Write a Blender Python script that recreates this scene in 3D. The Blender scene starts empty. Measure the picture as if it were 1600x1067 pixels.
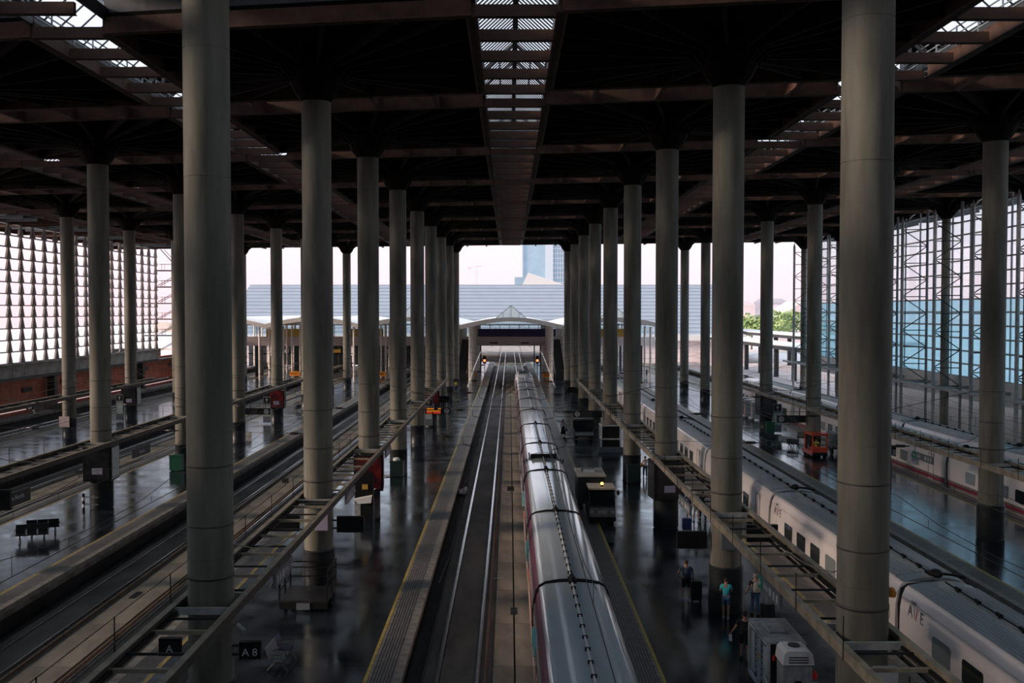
import bpy, math, random
from mathutils import Vector, Matrix
random.seed(7)
sc = bpy.context.scene
COL = sc.collection
PI = math.pi

# ------------------------------------------------------------------ camera, world, sun, exposure
F = 1555.6
CAMZ = 12.6
cam_d = bpy.data.cameras.new('camera'); cam = bpy.data.objects.new('camera', cam_d); COL.objects.link(cam)
cam_d.lens = 35.0; cam_d.sensor_width = 36.0; cam_d.clip_end = 3000
cam.location = (0, 0, CAMZ)
PITCH = math.atan(46.5 / F); YAW = math.atan(4.0 / F)
cam.rotation_euler = (PI / 2 - PITCH, 0, -YAW)
sc.camera = cam
sc.view_settings.view_transform = 'Standard'; sc.view_settings.look = 'None'
sc.view_settings.exposure = 0.38; sc.view_settings.gamma = 1.0
sc.view_settings.use_curve_mapping = False

world = bpy.data.worlds.new('sky'); sc.world = world; world.use_nodes = True
wn = world.node_tree; wn.nodes.clear()
w_out = wn.nodes.new('ShaderNodeOutputWorld'); w_bg = wn.nodes.new('ShaderNodeBackground')
w_geo = wn.nodes.new('ShaderNodeNewGeometry'); w_sep = wn.nodes.new('ShaderNodeSeparateXYZ')
w_ramp = wn.nodes.new('ShaderNodeValToRGB')
wn.links.new(w_geo.outputs['Incoming'], w_sep.inputs[0])
w_m = wn.nodes.new('ShaderNodeMath'); w_m.operation = 'MULTIPLY'; w_m.inputs[1].default_value = -1
wn.links.new(w_sep.outputs['Z'], w_m.inputs[0]); wn.links.new(w_m.outputs[0], w_ramp.inputs[0])
w_ramp.color_ramp.elements[0].position = 0.0; w_ramp.color_ramp.elements[0].color = (0.88, 0.635, 0.68, 1)
w_ramp.color_ramp.elements[1].position = 1.0; w_ramp.color_ramp.elements[1].color = (0.62, 0.80, 1.0, 1)
e = w_ramp.color_ramp.elements.new(0.16); e.color = (0.80, 0.84, 0.95, 1)
wn.links.new(w_ramp.outputs[0], w_bg.inputs[0]); w_bg.inputs[1].default_value = 1.06
wn.links.new(w_bg.outputs[0], w_out.inputs[0])

sun_d = bpy.data.lights.new('sun', 'SUN'); sun = bpy.data.objects.new('sun', sun_d); COL.objects.link(sun)
sun_d.energy = 4.6; sun_d.color = (1.0, 0.76, 0.60); sun_d.angle = math.radians(9)
sun.rotation_euler = Vector((0.93, 0.20, -0.27)).to_track_quat('-Z', 'Y').to_euler()

# ------------------------------------------------------------------ helpers
def tag(o, label=None, cat=None, group=None, kind=None):
    if label: o['label'] = label
    if cat: o['category'] = cat
    if group: o['group'] = group
    if kind: o['kind'] = kind
    return o

def empty(name, loc=(0, 0, 0), rz=0.0, parent=None):
    o = bpy.data.objects.new(name, None); COL.objects.link(o)
    o.location = loc; o.rotation_euler = (0, 0, rz); o.empty_display_size = 0.2
    if parent: o.parent = parent
    return o

def thing(name, label, cat, loc=(0, 0, 0), rz=0.0, group=None):
    return tag(empty(name, loc, rz), label, cat, group)

def structure(name, loc=(0, 0, 0)):
    return tag(empty(name, loc), kind='structure')

def inst(name, mesh, parent=None, loc=(0, 0, 0), rz=0.0, rot=None, scale=None):
    o = bpy.data.objects.new(name, mesh); COL.objects.link(o)
    o.location = loc; o.rotation_euler = rot if rot else (0, 0, rz)
    if scale: o.scale = scale
    if parent: o.parent = parent
    return o

class MB:
    def __init__(s): s.v = []; s.f = []; s.sm = []
    def add(s, vs, fs, smooth=False):
        b = len(s.v); s.v.extend([tuple(v) for v in vs])
        for f in fs: s.f.append(tuple(i + b for i in f)); s.sm.append(smooth)
        return s
    def box(s, x0, x1, y0, y1, z0, z1):
        return s.add([(x0,y0,z0),(x1,y0,z0),(x1,y1,z0),(x0,y1,z0),(x0,y0,z1),(x1,y0,z1),(x1,y1,z1),(x0,y1,z1)],
              [(0,3,2,1),(4,5,6,7),(0,1,5,4),(1,2,6,5),(2,3,7,6),(3,0,4,7)])
    def cbox(s, cx, cy, cz, sx, sy, sz):
        return s.box(cx-sx/2, cx+sx/2, cy-sy/2, cy+sy/2, cz-sz/2, cz+sz/2)
    def bar(s, a, b, w, h=None, up=(0,0,1)):
        h = h or w; a = Vector(a); b = Vector(b); d = (b-a).normalized(); u = Vector(up)
        if abs(d.dot(u)) > .99: u = Vector((0,1,0))
        r = d.cross(u).normalized(); u = r.cross(d).normalized()
        vs = []
        for p in (a, b):
            for i, j in ((-1,-1),(1,-1),(1,1),(-1,1)): vs.append(p + r*(i*w/2) + u*(j*h/2))
        return s.add(vs, [(0,3,2,1)[::-1],(4,5,6,7)[::-1],(0,1,5,4)[::-1],(1,2,6,5)[::-1],(2,3,7,6)[::-1],(3,0,4,7)[::-1]])
    def tube(s, pts, r, n=8, caps=True):
        pts = [Vector(p) for p in pts]; rs = r if isinstance(r, (list, tuple)) else [r]*len(pts)
        vs = []; prev = None
        for i, p in enumerate(pts):
            d = (pts[min(i+1, len(pts)-1)] - pts[max(i-1, 0)]).normalized()
            u = Vector((0,0,1)) if abs(d.z) < .95 else Vector((0,1,0))
            if prev is not None: u = prev
            x = d.cross(u).normalized(); y = x.cross(d).normalized(); prev = y
            for k in range(n):
                a = 2*PI*k/n; vs.append(p + x*(math.cos(a)*rs[i]) + y*(math.sin(a)*rs[i]))
        fs = []
        for i in range(len(pts)-1):
            for k in range(n):
                k2 = (k+1) % n; fs.append((i*n+k, (i+1)*n+k, (i+1)*n+k2, i*n+k2))
        s.add(vs, fs, True)
        if caps: s.add(vs[:n], [tuple(range(n))]); s.add(vs[-n:], [tuple(reversed(range(n)))])
        return s
    def lathe(s, prof, n=24, c=(0,0,0), smooth=True):
        vs = [(c[0]+r*math.cos(2*PI*k/n), c[1]+r*math.sin(2*PI*k/n), c[2]+z) for r, z in prof for k in range(n)]
        fs = [(i*n+k, i*n+(k+1)%n, (i+1)*n+(k+1)%n, (i+1)*n+k) for i in range(len(prof)-1) for k in range(n)]
        s.add(vs, fs, smooth); s.add(vs[:n], [tuple(reversed(range(n)))]); s.add(vs[-n:], [tuple(range(n))])
        return s
    def extr(s, pts, y0, y1, smooth=False, closed=True):      # profile of (x,z) along Y
        n = len(pts); vs = [(x, y0, z) for x, z in pts] + [(x, y1, z) for x, z in pts]
        fs = [(i, i+n, (i+1) % n + n, (i+1) % n) for i in range(n if closed else n-1)]
        s.add(vs, fs, smooth)
        if closed: s.add(vs[:n], [tuple(range(n))]); s.add(vs[n:], [tuple(reversed(range(n)))])
        return s
    def prism(s, poly, z0, z1):                                # polygon of (x,y) between z0 and z1
        n = len(poly); vs = [(x, y, z0) for x, y in poly] + [(x, y, z1) for x, y in poly]
        fs = [(i, (i+1) % n, (i+1) % n + n, i+n) for i in range(n)] + [tuple(reversed(range(n))), tuple(range(n, 2*n))]
        return s.add(vs, fs)
    def ball(s, c, rx, ry=None, rz=None, n=10, m=7):
        ry = ry or rx; rz = rz or rx; vs = []; fs = []
        for i in range(m+1):
            t = PI*i/m
            for k in range(n):
                a = 2*PI*k/n
                vs.append((c[0]+rx*math.sin(t)*math.cos(a), c[1]+ry*math.sin(t)*math.sin(a), c[2]-rz*math.cos(t)))
        for i in range(m):
            for k in range(n): fs.append((i*n+k, i*n+(k+1)%n, (i+1)*n+(k+1)%n, (i+1)*n+k))
        return s.add(vs, fs, True)
    def mesh(s, name, mat):
        me = bpy.data.meshes.new(name); me.from_pydata(s.v, [], s.f)
        me.polygons.foreach_set('use_smooth', s.sm); me.materials.append(mat); me.update(); return me
    def build(s, name, mat, parent=None, loc=(0,0,0), rz=0.0, label=None):
        o = inst(name, s.mesh(name, mat), parent, loc, rz)
        if label: o['label'] = label
        return o

def copy_tree(o, parent=None, depth=0):
    c = o.copy(); COL.objects.link(c)
    if parent: c.parent = parent
    for ch in list(o.children): copy_tree(ch, c)
    return c

def at(px, py, z=0.0):            # ground position seen at a pixel of the 1600 x 1067 photograph
    d = Vector(((px-800)/F, -(py-533.5)/F, -1.0)); d.rotate(cam.rotation_euler)
    t = (z - CAMZ)/d.z
    return Vector((d.x*t, d.y*t, z))

def mat(name, col, rough=.6, metal=0.0, var=.0, scale=3.0, bump=0.0, bscale=20.0, col2=None, spec=.5, rvar=0.0, stretch=(1,1,1), emit=None, coat=0.0, detail=6):
    m = bpy.data.materials.new(name); m.use_nodes = True; nt = m.node_tree; b = nt.nodes['Principled BSDF']
    b.inputs['Base Color'].default_value = (*col, 1); b.inputs['Roughness'].default_value = rough
    b.inputs['Metallic'].default_value = metal; b.inputs['Specular IOR Level'].default_value = spec
    if coat: b.inputs['Coat Weight'].default_value = coat; b.inputs['Coat Roughness'].default_value = .08
    if emit: b.inputs['Emission Color'].default_value = (*emit[0], 1); b.inputs['Emission Strength'].default_value = emit[1]
    if var or bump or col2 or rvar:
        tc = nt.nodes.new('ShaderNodeTexCoord'); mp = nt.nodes.new('ShaderNodeMapping'); mp.inputs['Scale'].default_value = stretch
        nt.links.new(tc.outputs['Object'], mp.inputs[0])
        nz = nt.nodes.new('ShaderNodeTexNoise'); nz.inputs['Scale'].default_value = scale; nz.inputs['Detail'].default_value = detail
        nt.links.new(mp.outputs[0], nz.inputs['Vector'])
        if var or col2:
            r = nt.nodes.new('ShaderNodeValToRGB'); c2 = col2 or tuple(min(1, c*(1+var)) for c in col)
            c1 = col if col2 else tuple(c*(1-var) for c in col)
            r.color_ramp.elements[0].position = .36; r.color_ramp.elements[1].position = .64
            r.color_ramp.elements[0].color = (*c1, 1); r.color_ramp.elements[1].color = (*c2, 1)
            nt.links.new(nz.outputs[0], r.inputs[0]); nt.links.new(r.outputs[0], b.inputs['Base Color'])
        if rvar:
            mr = nt.nodes.new('ShaderNodeMapRange'); mr.inputs[1].default_value = .3; mr.inputs[2].default_value = .7
            mr.inputs[3].default_value = max(.02, rough-rvar); mr.inputs[4].default_value = rough+rvar
            nt.links.new(nz.outputs[0], mr.inputs[0]); nt.links.new(mr.outputs[0], b.inputs['Roughness'])
        if bump:
            n2 = nt.nodes.new('ShaderNodeTexNoise'); n2.inputs['Scale'].default_value = bscale; nt.links.new(mp.outputs[0], n2.inputs['Vector'])
            bp = nt.nodes.new('ShaderNodeBump'); bp.inputs['Strength'].default_value = bump; bp.inputs['Distance'].default_value = .02
            nt.links.new(n2.outputs[0], bp.inputs['Height']); nt.links.new(bp.outputs[0], b.inputs['Normal'])
    return m

def glass(name, tint, refl=.12, opac=0.0, ocol=(.5,.6,.65)):
    m = bpy.data.materials.new(name); m.use_nodes = True; nt = m.node_tree; nt.nodes.clear()
    o = nt.nodes.new('ShaderNodeOutputMaterial'); t = nt.nodes.new('ShaderNodeBsdfTransparent'); g = nt.nodes.new('ShaderNodeBsdfGlossy')
    t.inputs[0].default_value = (*tint, 1); g.inputs['Roughness'].default_value = .03
    ge = nt.nodes.new('ShaderNodeNewGeometry'); dt = nt.nodes.new('ShaderNodeVectorMath'); dt.operation = 'DOT_PRODUCT'
    nt.links.new(ge.outputs['Normal'], dt.inputs[0]); nt.links.new(ge.outputs['Incoming'], dt.inputs[1])
    last = dt.outputs['Value']
    for op, v, first in (('ABSOLUTE', 0, 0), ('SUBTRACT', 1.0, 1), ('POWER', 5.0, 0), ('MULTIPLY_ADD', .92, 0)):
        mm = nt.nodes.new('ShaderNodeMath'); mm.operation = op
        if first: mm.inputs[0].default_value = v; nt.links.new(last, mm.inputs[1])
        else:
            nt.links.new(last, mm.inputs[0]); mm.inputs[1].default_value = refl if op == 'MULTIPLY_ADD' else v
            if op == 'MULTIPLY_ADD': mm.inputs[2].default_value = .04
        last = mm.outputs[0]
    mx = nt.nodes.new('ShaderNodeMixShader'); nt.links.new(last, mx.inputs[0])
    if opac:
        d = nt.nodes.new('ShaderNodeBsdfTranslucent'); d.inputs[0].default_value = (*ocol, 1)
        m2 = nt.nodes.new('ShaderNodeMixShader'); m2.inputs[0].default_value = opac
        nt.links.new(t.outputs[0], m2.inputs[1]); nt.links.new(d.outputs[0], m2.inputs[2]); nt.links.new(m2.outputs[0], mx.inputs[1])
    else: nt.links.new(t.outputs[0], mx.inputs[1])
    nt.links.new(g.outputs[0], mx.inputs[2]); nt.links.new(mx.outputs[0], o.inputs[0])
    return m

M = dict(
    granite=mat('polished_granite', (.012,.017,.022), .17, var=.35, scale=.6, rvar=.08, bump=.06, bscale=1.0),
    talgoroof=mat('talgo_roof_paint', (.50,.58,.62), .15, var=.10, scale=.8, stretch=(1,.2,1), coat=.6, bump=.03, bscale=1.5),
    coping=mat('coping_stone', (.20,.192,.172), .55, var=.25, scale=2.5, bump=.2),
    edge=mat('platform_edge_concrete', (.15,.135,.12), .8, var=.4, scale=1.2, bump=.3),
    tactile=mat('tactile_paving', (.045,.046,.052), .45, var=.2, scale=5),
    yellow=mat('yellow_paint', (.42,.31,.08), .5, var=.25, scale=6),
    trackbed=mat('track_concrete', (.16,.14,.115), .75, col2=(.06,.053,.045), scale=.55, bump=.3, bscale=8, stretch=(1,.35,1), detail=10),
    slab=mat('track_slab', (.27,.25,.20), .8, col2=(.13,.118,.095), scale=.8, bump=.3, bscale=9, stretch=(1,.4,1), detail=10),
    pitshade=mat('shaded_track_pit', (.018,.018,.019), .8, var=.5, scale=.7),  # near black: the shade of the pits is put into the colour
    rail=mat('polished_rail', (.62,.62,.64), .22, 1.0),
    rust=mat('rusty_rail', (.13,.09,.06), .7, var=.3, scale=5),
    column=mat('cast_concrete', (.20,.197,.162), .7, col2=(.09,.088,.072), scale=1.3, bump=.25, bscale=14, stretch=(1,1,.16), detail=12),
    band=mat('steel_band', (.09,.085,.075), .6, .2),
    clad=mat('dark_cladding', (.028,.034,.038), .4, .3, var=.3, scale=2),
    steel=mat('rust_brown_steel', (.055,.031,.023), .75, spec=.15, var=.25, scale=1.5),
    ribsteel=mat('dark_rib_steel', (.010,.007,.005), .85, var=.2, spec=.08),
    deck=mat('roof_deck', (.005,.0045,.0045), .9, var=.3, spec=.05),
    greysteel=mat('grey_paint_steel', (.19,.22,.235), .45, .3, var=.15),
    darksteel=mat('dark_steel', (.035,.038,.042), .5, .4, var=.2),
    black=mat('black_metal', (.008,.009,.010), .45, spec=.3),
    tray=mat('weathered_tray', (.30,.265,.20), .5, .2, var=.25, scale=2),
    trayshade=mat('shaded_tray', (.055,.047,.038), .7, var=.3),  # shaded copy of the tray colour
    galv=mat('galvanised_steel', (.36,.37,.36), .5, .15, var=.2, scale=4),
    fin=mat('louvre_fin', (.23,.20,.185), .6, var=.2),
    concrete=mat('wall_concrete', (.30,.28,.25), .8, var=.2, scale=.8, bump=.2),
    brick=mat('red_brick', (.40,.115,.065), .85, var=.2, scale=1.0, bump=.3, bscale=30),
    white=mat('white_paint', (.72,.70,.68), .35, var=.05),
    cream=mat('cream_canopy', (.84,.76,.69), .55, var=.06),
    skyglass=glass('skylight_glass', (.96,.97,.98), refl=.15),
    wallglass=glass('wall_glass', (.92,.97,.98), refl=.6, opac=.06, ocol=(.62,.85,.90)),
    blueglass=glass('blue_wall_glass', (.62,.80,.86), refl=.6, opac=.40, ocol=(.62,.84,.90)),
    hallroof=mat('hall_roof', (.285,.315,.36), .5, var=.04, scale=.3),
    seam=mat('hall_roof_seam', (.20,.235,.29), .6),
    tower=mat('hazy_tower_glass', (.30,.43,.52), .25, var=.06, scale=.2),  # distance haze is mixed into the tower colours
    towerframe=mat('hazy_tower_frame', (.50,.56,.62), .5),
    farwall=mat('hazy_far_wall', (.66,.57,.57), .8, var=.1, scale=.1),  # far walls and roofs paled to paint in distance haze
    farroof=mat('hazy_far_roof', (.60,.50,.50), .8, var=.1),
    leaf=mat('foliage', (.30,.40,.16), .7, var=.3, scale=.8),
    bark=mat('bark', (.10,.07,.05), .9),
    ballast=mat('ballast', (.33,.28,.25), .9, var=.2, scale=.4, bump=.5),
    ground=mat('haze_pale_ground', (.80,.70,.69), .9, var=.15, scale=.1),  # very pale pink, haze painted into the ground colour
    purple=mat('purple_banner', (.05,.04,.14), .5, var=.2),
    ochre=mat('ochre_banner', (.55,.36,.06), .5),
    orange=mat('orange_paint', (.72,.25,.02), .5),
    redlamp=mat('red_lamp', (.8,.1,.02), .4, emit=((1,.16,.05), 3.0)),
    amber=mat('amber_beacon', (.9,.4,.05), .3, emit=((1,.45,.1), 3.0)),
)

M['granite'].node_tree.nodes['Principled BSDF'].inputs['IOR'].default_value = 3.6; M['granite'].node_tree.nodes['Principled BSDF'].inputs['Specular Tint'].default_value = (.82,.93,1.0,1)

M['talgoroof'].node_tree.nodes['Principled BSDF'].inputs['IOR'].default_value = 2.2

# ------------------------------------------------------------------ plan of the hall
SK = -0.167                                # the column grid is skewed
L = 16.15
ROWX = dict(l4=-61.6, l3=-43.8, l2=-26.2, l1=-8.6, r1=9.13, r2=26.7, r3=44.0)
def D0(x): return 43.2 + SK*x
def colY(x, n): return D0(x) + L*n
HC = 23.45                                  # underside of the roof beams
CT = 21.95                                  # top of the columns
TZ = -1.0                                   # trackbed
YN = -14.0                                  # back wall

# ------------------------------------------------------------------ platforms and trackbeds
PLAT = [('l4', -62.4, -58.8, 0, 1), ('l3', -48.9, -39.1, 1, 1), ('l2', -31.2, -21.5, 1, 1), ('l1', -13.65, -3.7, 1, 1),
        ('r1', 4.05, 14.2, 1, 1), ('r2', 21.75, 31.45, 1, 1), ('r3', 39.6, 47.0, 1, 0)]
COPM = MB().box(-.6, .6, .012, 1.188, -.22, 0.0).mesh('coping_slab', M['coping'])
for key, x0, x1, el, er in PLAT:
    p = structure('platform')
    p['label'] = 'polished dark station platform'
    yend = 250
    a = x0 + (1.2 if el else 0); b = x1 - (1.2 if er else 0)
    MB().box(a, b, YN, yend, -1.6, 0).build('floor_surface', M['granite'], p)
    for side, on in ((0, el), (1, er)):
        if not on: continue
        cx = x0 + .6 if side == 0 else x1 - .6
        sgn = 1 if side == 0 else -1
        MB().box(cx-.54, cx+.54, YN, yend, -.50, -.22).build('edge_beam', M['edge'], p); MB().box(cx-.5 if side else cx-.2, cx+.2 if side else cx+.5, YN, yend, -1.6, -.50).build('edge_wall', M['pitshade'], p)  # lower face painted dark for the shade under the platform edge
        if key in ('l4', 'r3'):
            MB().box(cx-.6, cx+.6, YN, yend, -.22, 0).build('coping', M['coping'], p)
        else:
            ya = 26.0
            MB().box(cx-.6, cx+.6, YN, ya, -.22, 0).build('coping_run', M['coping'], p)
            nslab = 62
            for i in range(nslab): inst('coping_slab', COPM, p, (cx, ya+1.2*i, random.uniform(-.003, .003)))
            MB().box(cx-.6, cx+.6, ya+1.2*nslab, yend, -.22, 0).build('coping_run', M['coping'], p)
            yl = MB().box(cx+sgn*.64-.06, cx+sgn*.64+.06, YN, yend, 0, .006)
            yl.build('yellow_line', M['yellow'], p, label='yellow safety line')
            t = MB()
            for k in range(7): t.box(cx+sgn*(-.22+.11*k)-.028, cx+sgn*(-.22+.11*k)+.028, YN, yend, 0, .004)
            t.build('tactile_strip', M['tactile'], p)

def rail_mb():
    return [(-.035,.15),(.035,.15),(.035,.11),(.01,.10),(.01,.02),(.07,0),(-.07,0),(-.01,.02),(-.01,.10),(-.035,.11)]
RAILM = MB().extr(rail_mb()[::-1], YN, 330).mesh('rail', M['rail'])
RUSTM = MB().extr(rail_mb()[::-1], YN, 170).mesh('guard_rail', M['rust'])
TRACKS = [(-53.9, -60.0, -47.0), (-35.15, -40.2, -30.1), (-17.55, -22.6, -12.55), (.2, -4.8, 5.1), (18.0, 13.1, 22.9), (35.5, 30.3, 40.7)]
slab_meshes = {}
for ci, (cx, xa, xb) in enumerate(TRACKS):
    t = structure('trackbed')
    MB().box(xa, xb, YN, 330, TZ-.9, TZ-.35).build('shaded_track_pit', M['pitshade'], t)
    # four concrete strips: under each track and the middle slab pair
    for side in (-1, 1):
        tc = cx + side*2.15
        MB().box(tc-.62, tc+.62, YN, 330, TZ-.4, TZ).build('concrete_bed', M['trackbed'], t)
        MB().box(tc+side*.62 if side > 0 else tc-1.25, tc+1.25 if side > 0 else tc-.62, YN, 330, TZ-.4, TZ-.06).build('concrete_bed', M['trackbed'], t)
        MB().box(tc-side*1.3 if side > 0 else tc+.62, tc-.62 if side > 0 else tc+1.3, YN, 330, TZ-.4, TZ-.04).build('concrete_bed', M['trackbed'], t)
        for r in (-.755, .755): inst('rail', RAILM, t, (tc+r, 0, TZ))
        if ci in (2, 3): inst('guard_rail', RUSTM, t, (tc-side*1.03, 0, TZ-.03))
    nsl = 26 if 1 <= ci <= 3 else 0
    for side in (-1, 1):
        w = .80
        sm = slab_meshes.setdefault(side, MB().box(-w/2, w/2, .02, 5.22, -.3, .03).mesh('track_slab', M['slab']))
        for i in range(nsl): inst('track_slab', sm, t, (cx+side*.435, 22+5.24*i, TZ+random.uniform(-.008, .008)))
    ys = 22+5.24*nsl if nsl else YN
    for side in (-1, 1): MB().box(cx+side*.435-.4, cx+side*.435+.4, ys, 330, TZ-.3, TZ+.03).build('slab_run', M['slab'], t)

tag(MB().box(-26, 30, 250, 420, TZ-.2, TZ-.02).build('ballast_bed', M['ballast']), kind='structure')
g = MB().box(-400, 400, 250, 1600, TZ-.5, TZ-.05); g.box(-400, -62.4, YN, 250, TZ-.5, TZ-.05); g.box(47, 400, YN, 250, TZ-.5, TZ-.05)
tag(g.build('ground', M['ground']), kind='structure')

# ------------------------------------------------------------------ columns
NAMES = dict(l4='against the far left brick wall', l3='in the third row left of the middle tracks', l2='in the second row left of the middle tracks',
             l1='in the first row left of the middle tracks', r1='in the first row right of the middle tracks',
             r2='in the second row right of the middle tracks', r3='along the glass wall on the right')
ORD = ['nearest', 'second nearest', 'third nearest', 'fourth nearest', 'fifth nearest', 'sixth nearest', 'seventh nearest', 'eighth nearest', 'farthest']
SHAFT = {}
def shaft_mesh(r):
    if r not in SHAFT:
        m = MB()
        zs = [0, 5.6, 9.2, 12.8, 16.4, 20.0, CT-.02]
        for a, b in zip(zs[:-1], zs[1:]): m.lathe([(r, a), (r, b-.02)], 40)
        m.lathe([(r-.012, .1), (r-.012, CT-.1)], 40); SHAFT[r] = m.mesh('shaft', M['column'])
    return SHAFT[r]
cl = MB(); prof = []
for i in range(27): prof += [(.70, .05+.07*i), (.735, .075+.07*i), (.735, .095+.07*i)]
cl.lathe([(.68, 0)]+prof+[(.70, 1.95), (.66, 1.95)], 32, smooth=False)
RIBBED = cl.mesh('ribbed_cladding', M['clad'])
PLAIN = MB().lathe([(.685, 0), (.685, .12), (.672, .13), (.672, 1.93), (.69, 1.94), (.69, 2.0), (.65, 2.0)], 32).mesh('cladding', M['clad'])
STRIP = MB().cbox(0, 0, .97, .06, .03, 1.95).mesh('cladding_joint', M['black'])
BAND = MB().lathe([(.648, 0), (.660, 0), (.660, .09), (.648, .09)], 32).mesh('steel_band', M['band'])
BAND2 = MB().lathe([(.646, 0), (.654, 0), (.654, .045), (.646, .045)], 32).mesh('steel_band', M['band'])
cap = MB().lathe([(.66, 0), (.95, .35), (1.25, .95), (1.5, 1.15), (1.5, 1.6)], 12, smooth=False)
CAP = cap.mesh('capital', M['ribsteel'])
COLS = {}
def column(row, n, first, label):
    x = ROWX[row]; y = colY(x, n); small = row in ('r3',)
    t = thing('concrete_column', label, 'column', (x, y, 0), 0, 'round concrete columns ' + NAMES[row])
    s = inst('shaft', shaft_mesh(.42 if small else .645), t, rz=random.uniform(0, 6)); 
    c = inst('capital', CAP, t, (0, 0, CT), scale=(.7, .7, 1) if small else None)
    if not small:
        rib = (row, n) in {('r1',-1),('r1',0),('r1',1),('r2',1),('l1',0),('l2',1)}
        inst('cladding', RIBBED if rib else PLAIN, t, rz=.3)
        if not rib: inst('cladding_joint', STRIP, t, (.35, -.59, 0))
        for z in (5.0, 6.5, 8.2): inst('steel_band', BAND if z == 5.0 else BAND2, t, (0, 0, z))
    COLS[row, n] = t
    return t
for row, ns in (('l3', range(2, 8)), ('l2', range(0, 8)), ('l1', range(-1, 8)), ('r1', range(-1, 8)), ('r2', range(0, 8)), ('r3', range(3, 8))):
    vis = [n for n in ns]
    for i, n in enumerate(vis):
        far = ORD[i] if n != 7 else 'farthest'
        extra = {('l1',-1): 'massive close concrete column carrying the small A 8 sign', ('r1',-1): 'massive close concrete column overlapping the white train',
                 ('l1',0): 'concrete column with ribbed base behind the luggage trolley', ('r1',0): 'concrete column with ribbed base beside the man in turquoise',
                 ('l2',1): 'concrete column holding a dark advertising box above the left platform'}.get((row, n))
        column(row, n, vis[0], extra or ('%s round concrete column %s' % (far, NAMES[row])))

# ------------------------------------------------------------------ roof
roof = structure('ceiling')
BW, BD = 7.2, 6.45
EBL = MB().box(-.14, .14, -BD, BD, 0, .65).box(-.22, .22, -BD, BD, 0, .04).mesh('edge_beam', M['steel'])
def skew_box(m, x0, x1, y0, y1, z0, z1):
    return m.add([(x0,y0+SK*x0,z0),(x1,y0+SK*x1,z0),(x1,y1+SK*x1,z0),(x0,y1+SK*x0,z0),(x0,y0+SK*x0,z1),(x1,y0+SK*x1,z1),(x1,y1+SK*x1,z1),(x0,y1+SK*x0,z1)],
              [(0,3,2,1),(4,5,6,7),(0,1,5,4),(1,2,6,5),(2,3,7,6),(3,0,4,7)])
EBT = skew_box(skew_box(MB(), -BW, BW, -.12, .12, 0, .65), -BW, BW, -.2, .2, 0, .04).mesh('edge_beam', M['steel'])
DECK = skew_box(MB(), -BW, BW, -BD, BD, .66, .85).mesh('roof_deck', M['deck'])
def rib_mesh(ex, ey):
    r = math.hypot(ex, ey); ux, uy = ex/r, ey/r; px, py = -uy*.07, ux*.07
    prof = [(.5, -1.45), (1.1, -.75), (1.7, -.25), (r, .12), (r, .66), (.5, .66)]
    vs = [(ux*a+px*s, uy*a+py*s, z) for s in (-1, 1) for a, z in prof]; n = len(prof)
    fs = [tuple(range(n)), tuple(reversed(range(n, 2*n)))] + [(i, i+n, (i+1)%n+n, (i+1)%n) for i in range(n)]
    return MB().add(vs, fs).mesh('rib', M['ribsteel'])
RIBS = []
for tx in (-7.1, -4.8, -1.6, 1.6, 4.8, 7.1):
    for s in (-1, 1): RIBS.append(rib_mesh(tx, s*BD+SK*tx))
for ty in (-3.2, 0, 3.2):
    for s in (-1, 1): RIBS.append(rib_mesh(s*BW, ty+SK*s*BW))
for row, X in ROWX.items():
    for n in range(-4, 8):
        y = colY(X, n)
        bay = empty('roof_bay', (X, y, HC), parent=roof)
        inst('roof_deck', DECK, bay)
        if n < 0: continue
        for s in (-1, 1):
            inst('edge_beam', EBL, bay, (s*BW, SK*s*BW, 0)); inst('edge_beam', EBT, bay, (0, s*BD, 0))
        if row in ('l4',): continue
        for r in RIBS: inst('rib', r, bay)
# transverse slots closed by a raised deck, with a railing along the far side
for n in range(-4, 8):
    m = MB(); xa, xb = -68, 51
    y = 43.2 + L*n + L/2
    skew = lambda x, o: y + o + SK*x
    def sb(m, x0, x1, o0, o1, z0, z1):
        m.add([(x0,skew(x0,o0),z0),(x1,skew(x1,o0),z0),(x1,skew(x1,o1),z0),(x0,skew(x0,o1),z0),(x0,skew(x0,o0),z1),(x1,skew(x1,o0),z1),(x1,skew(x1,o1),z1),(x0,skew(x0,o1),z1)],
              [(0,3,2,1),(4,5,6,7),(0,1,5,4),(1,2,6,5),(2,3,7,6),(3,0,4,7)])
    edges = [-68.8] + [ROWX[r] + s*BW for r in ('l4','l3','l2','l1','r1','r2','r3') for s in (-1, 1)]
    for r in ('l4','l3','l2','l1','r1','r2','r3'):
        sb(m, ROWX[r]-BW-.1, ROWX[r]+BW+.1, -1.8, 1.8, HC+1.9, HC+2.0)
    m.build('slot_cover', M['deck'], roof)
    m = MB()
    for r in ('l4','l3','l2','l1','r1','r2','r3'): sb(m, ROWX[r]-BW-.1, ROWX[r]+BW+.1, 1.72, 1.8, HC+.6, HC+1.9)
    m.build('slot_back', M['darksteel'], roof)
    if n >= 0:
        for r in ('l3','l2','l1','r1','r2','r3'):
            X = ROWX[r]; rl = MB()
            for zz in (.75, 1.0, 1.25, 1.5): rl.bar((X-BW, skew(X-BW, 1.6), HC+zz), (X+BW, skew(X+BW, 1.6), HC+zz), .05)
            for k in range(8):
                xx = X-BW+k*2*BW/7; rl.bar((xx, skew(xx, 1.6), HC+.6), (xx, skew(xx, 1.6), HC+1.55), .08)
            rl.build('railing', M['greysteel'], roof)
            for xx in (-4.8, -1.6, 1.6, 4.8):
                MB().box(X+xx-.1, X+xx+.1, skew(X+xx, -1.7), skew(X+xx, 1.7), HC, HC+.6).build('tie_beam', M['steel'], roof)
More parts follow.
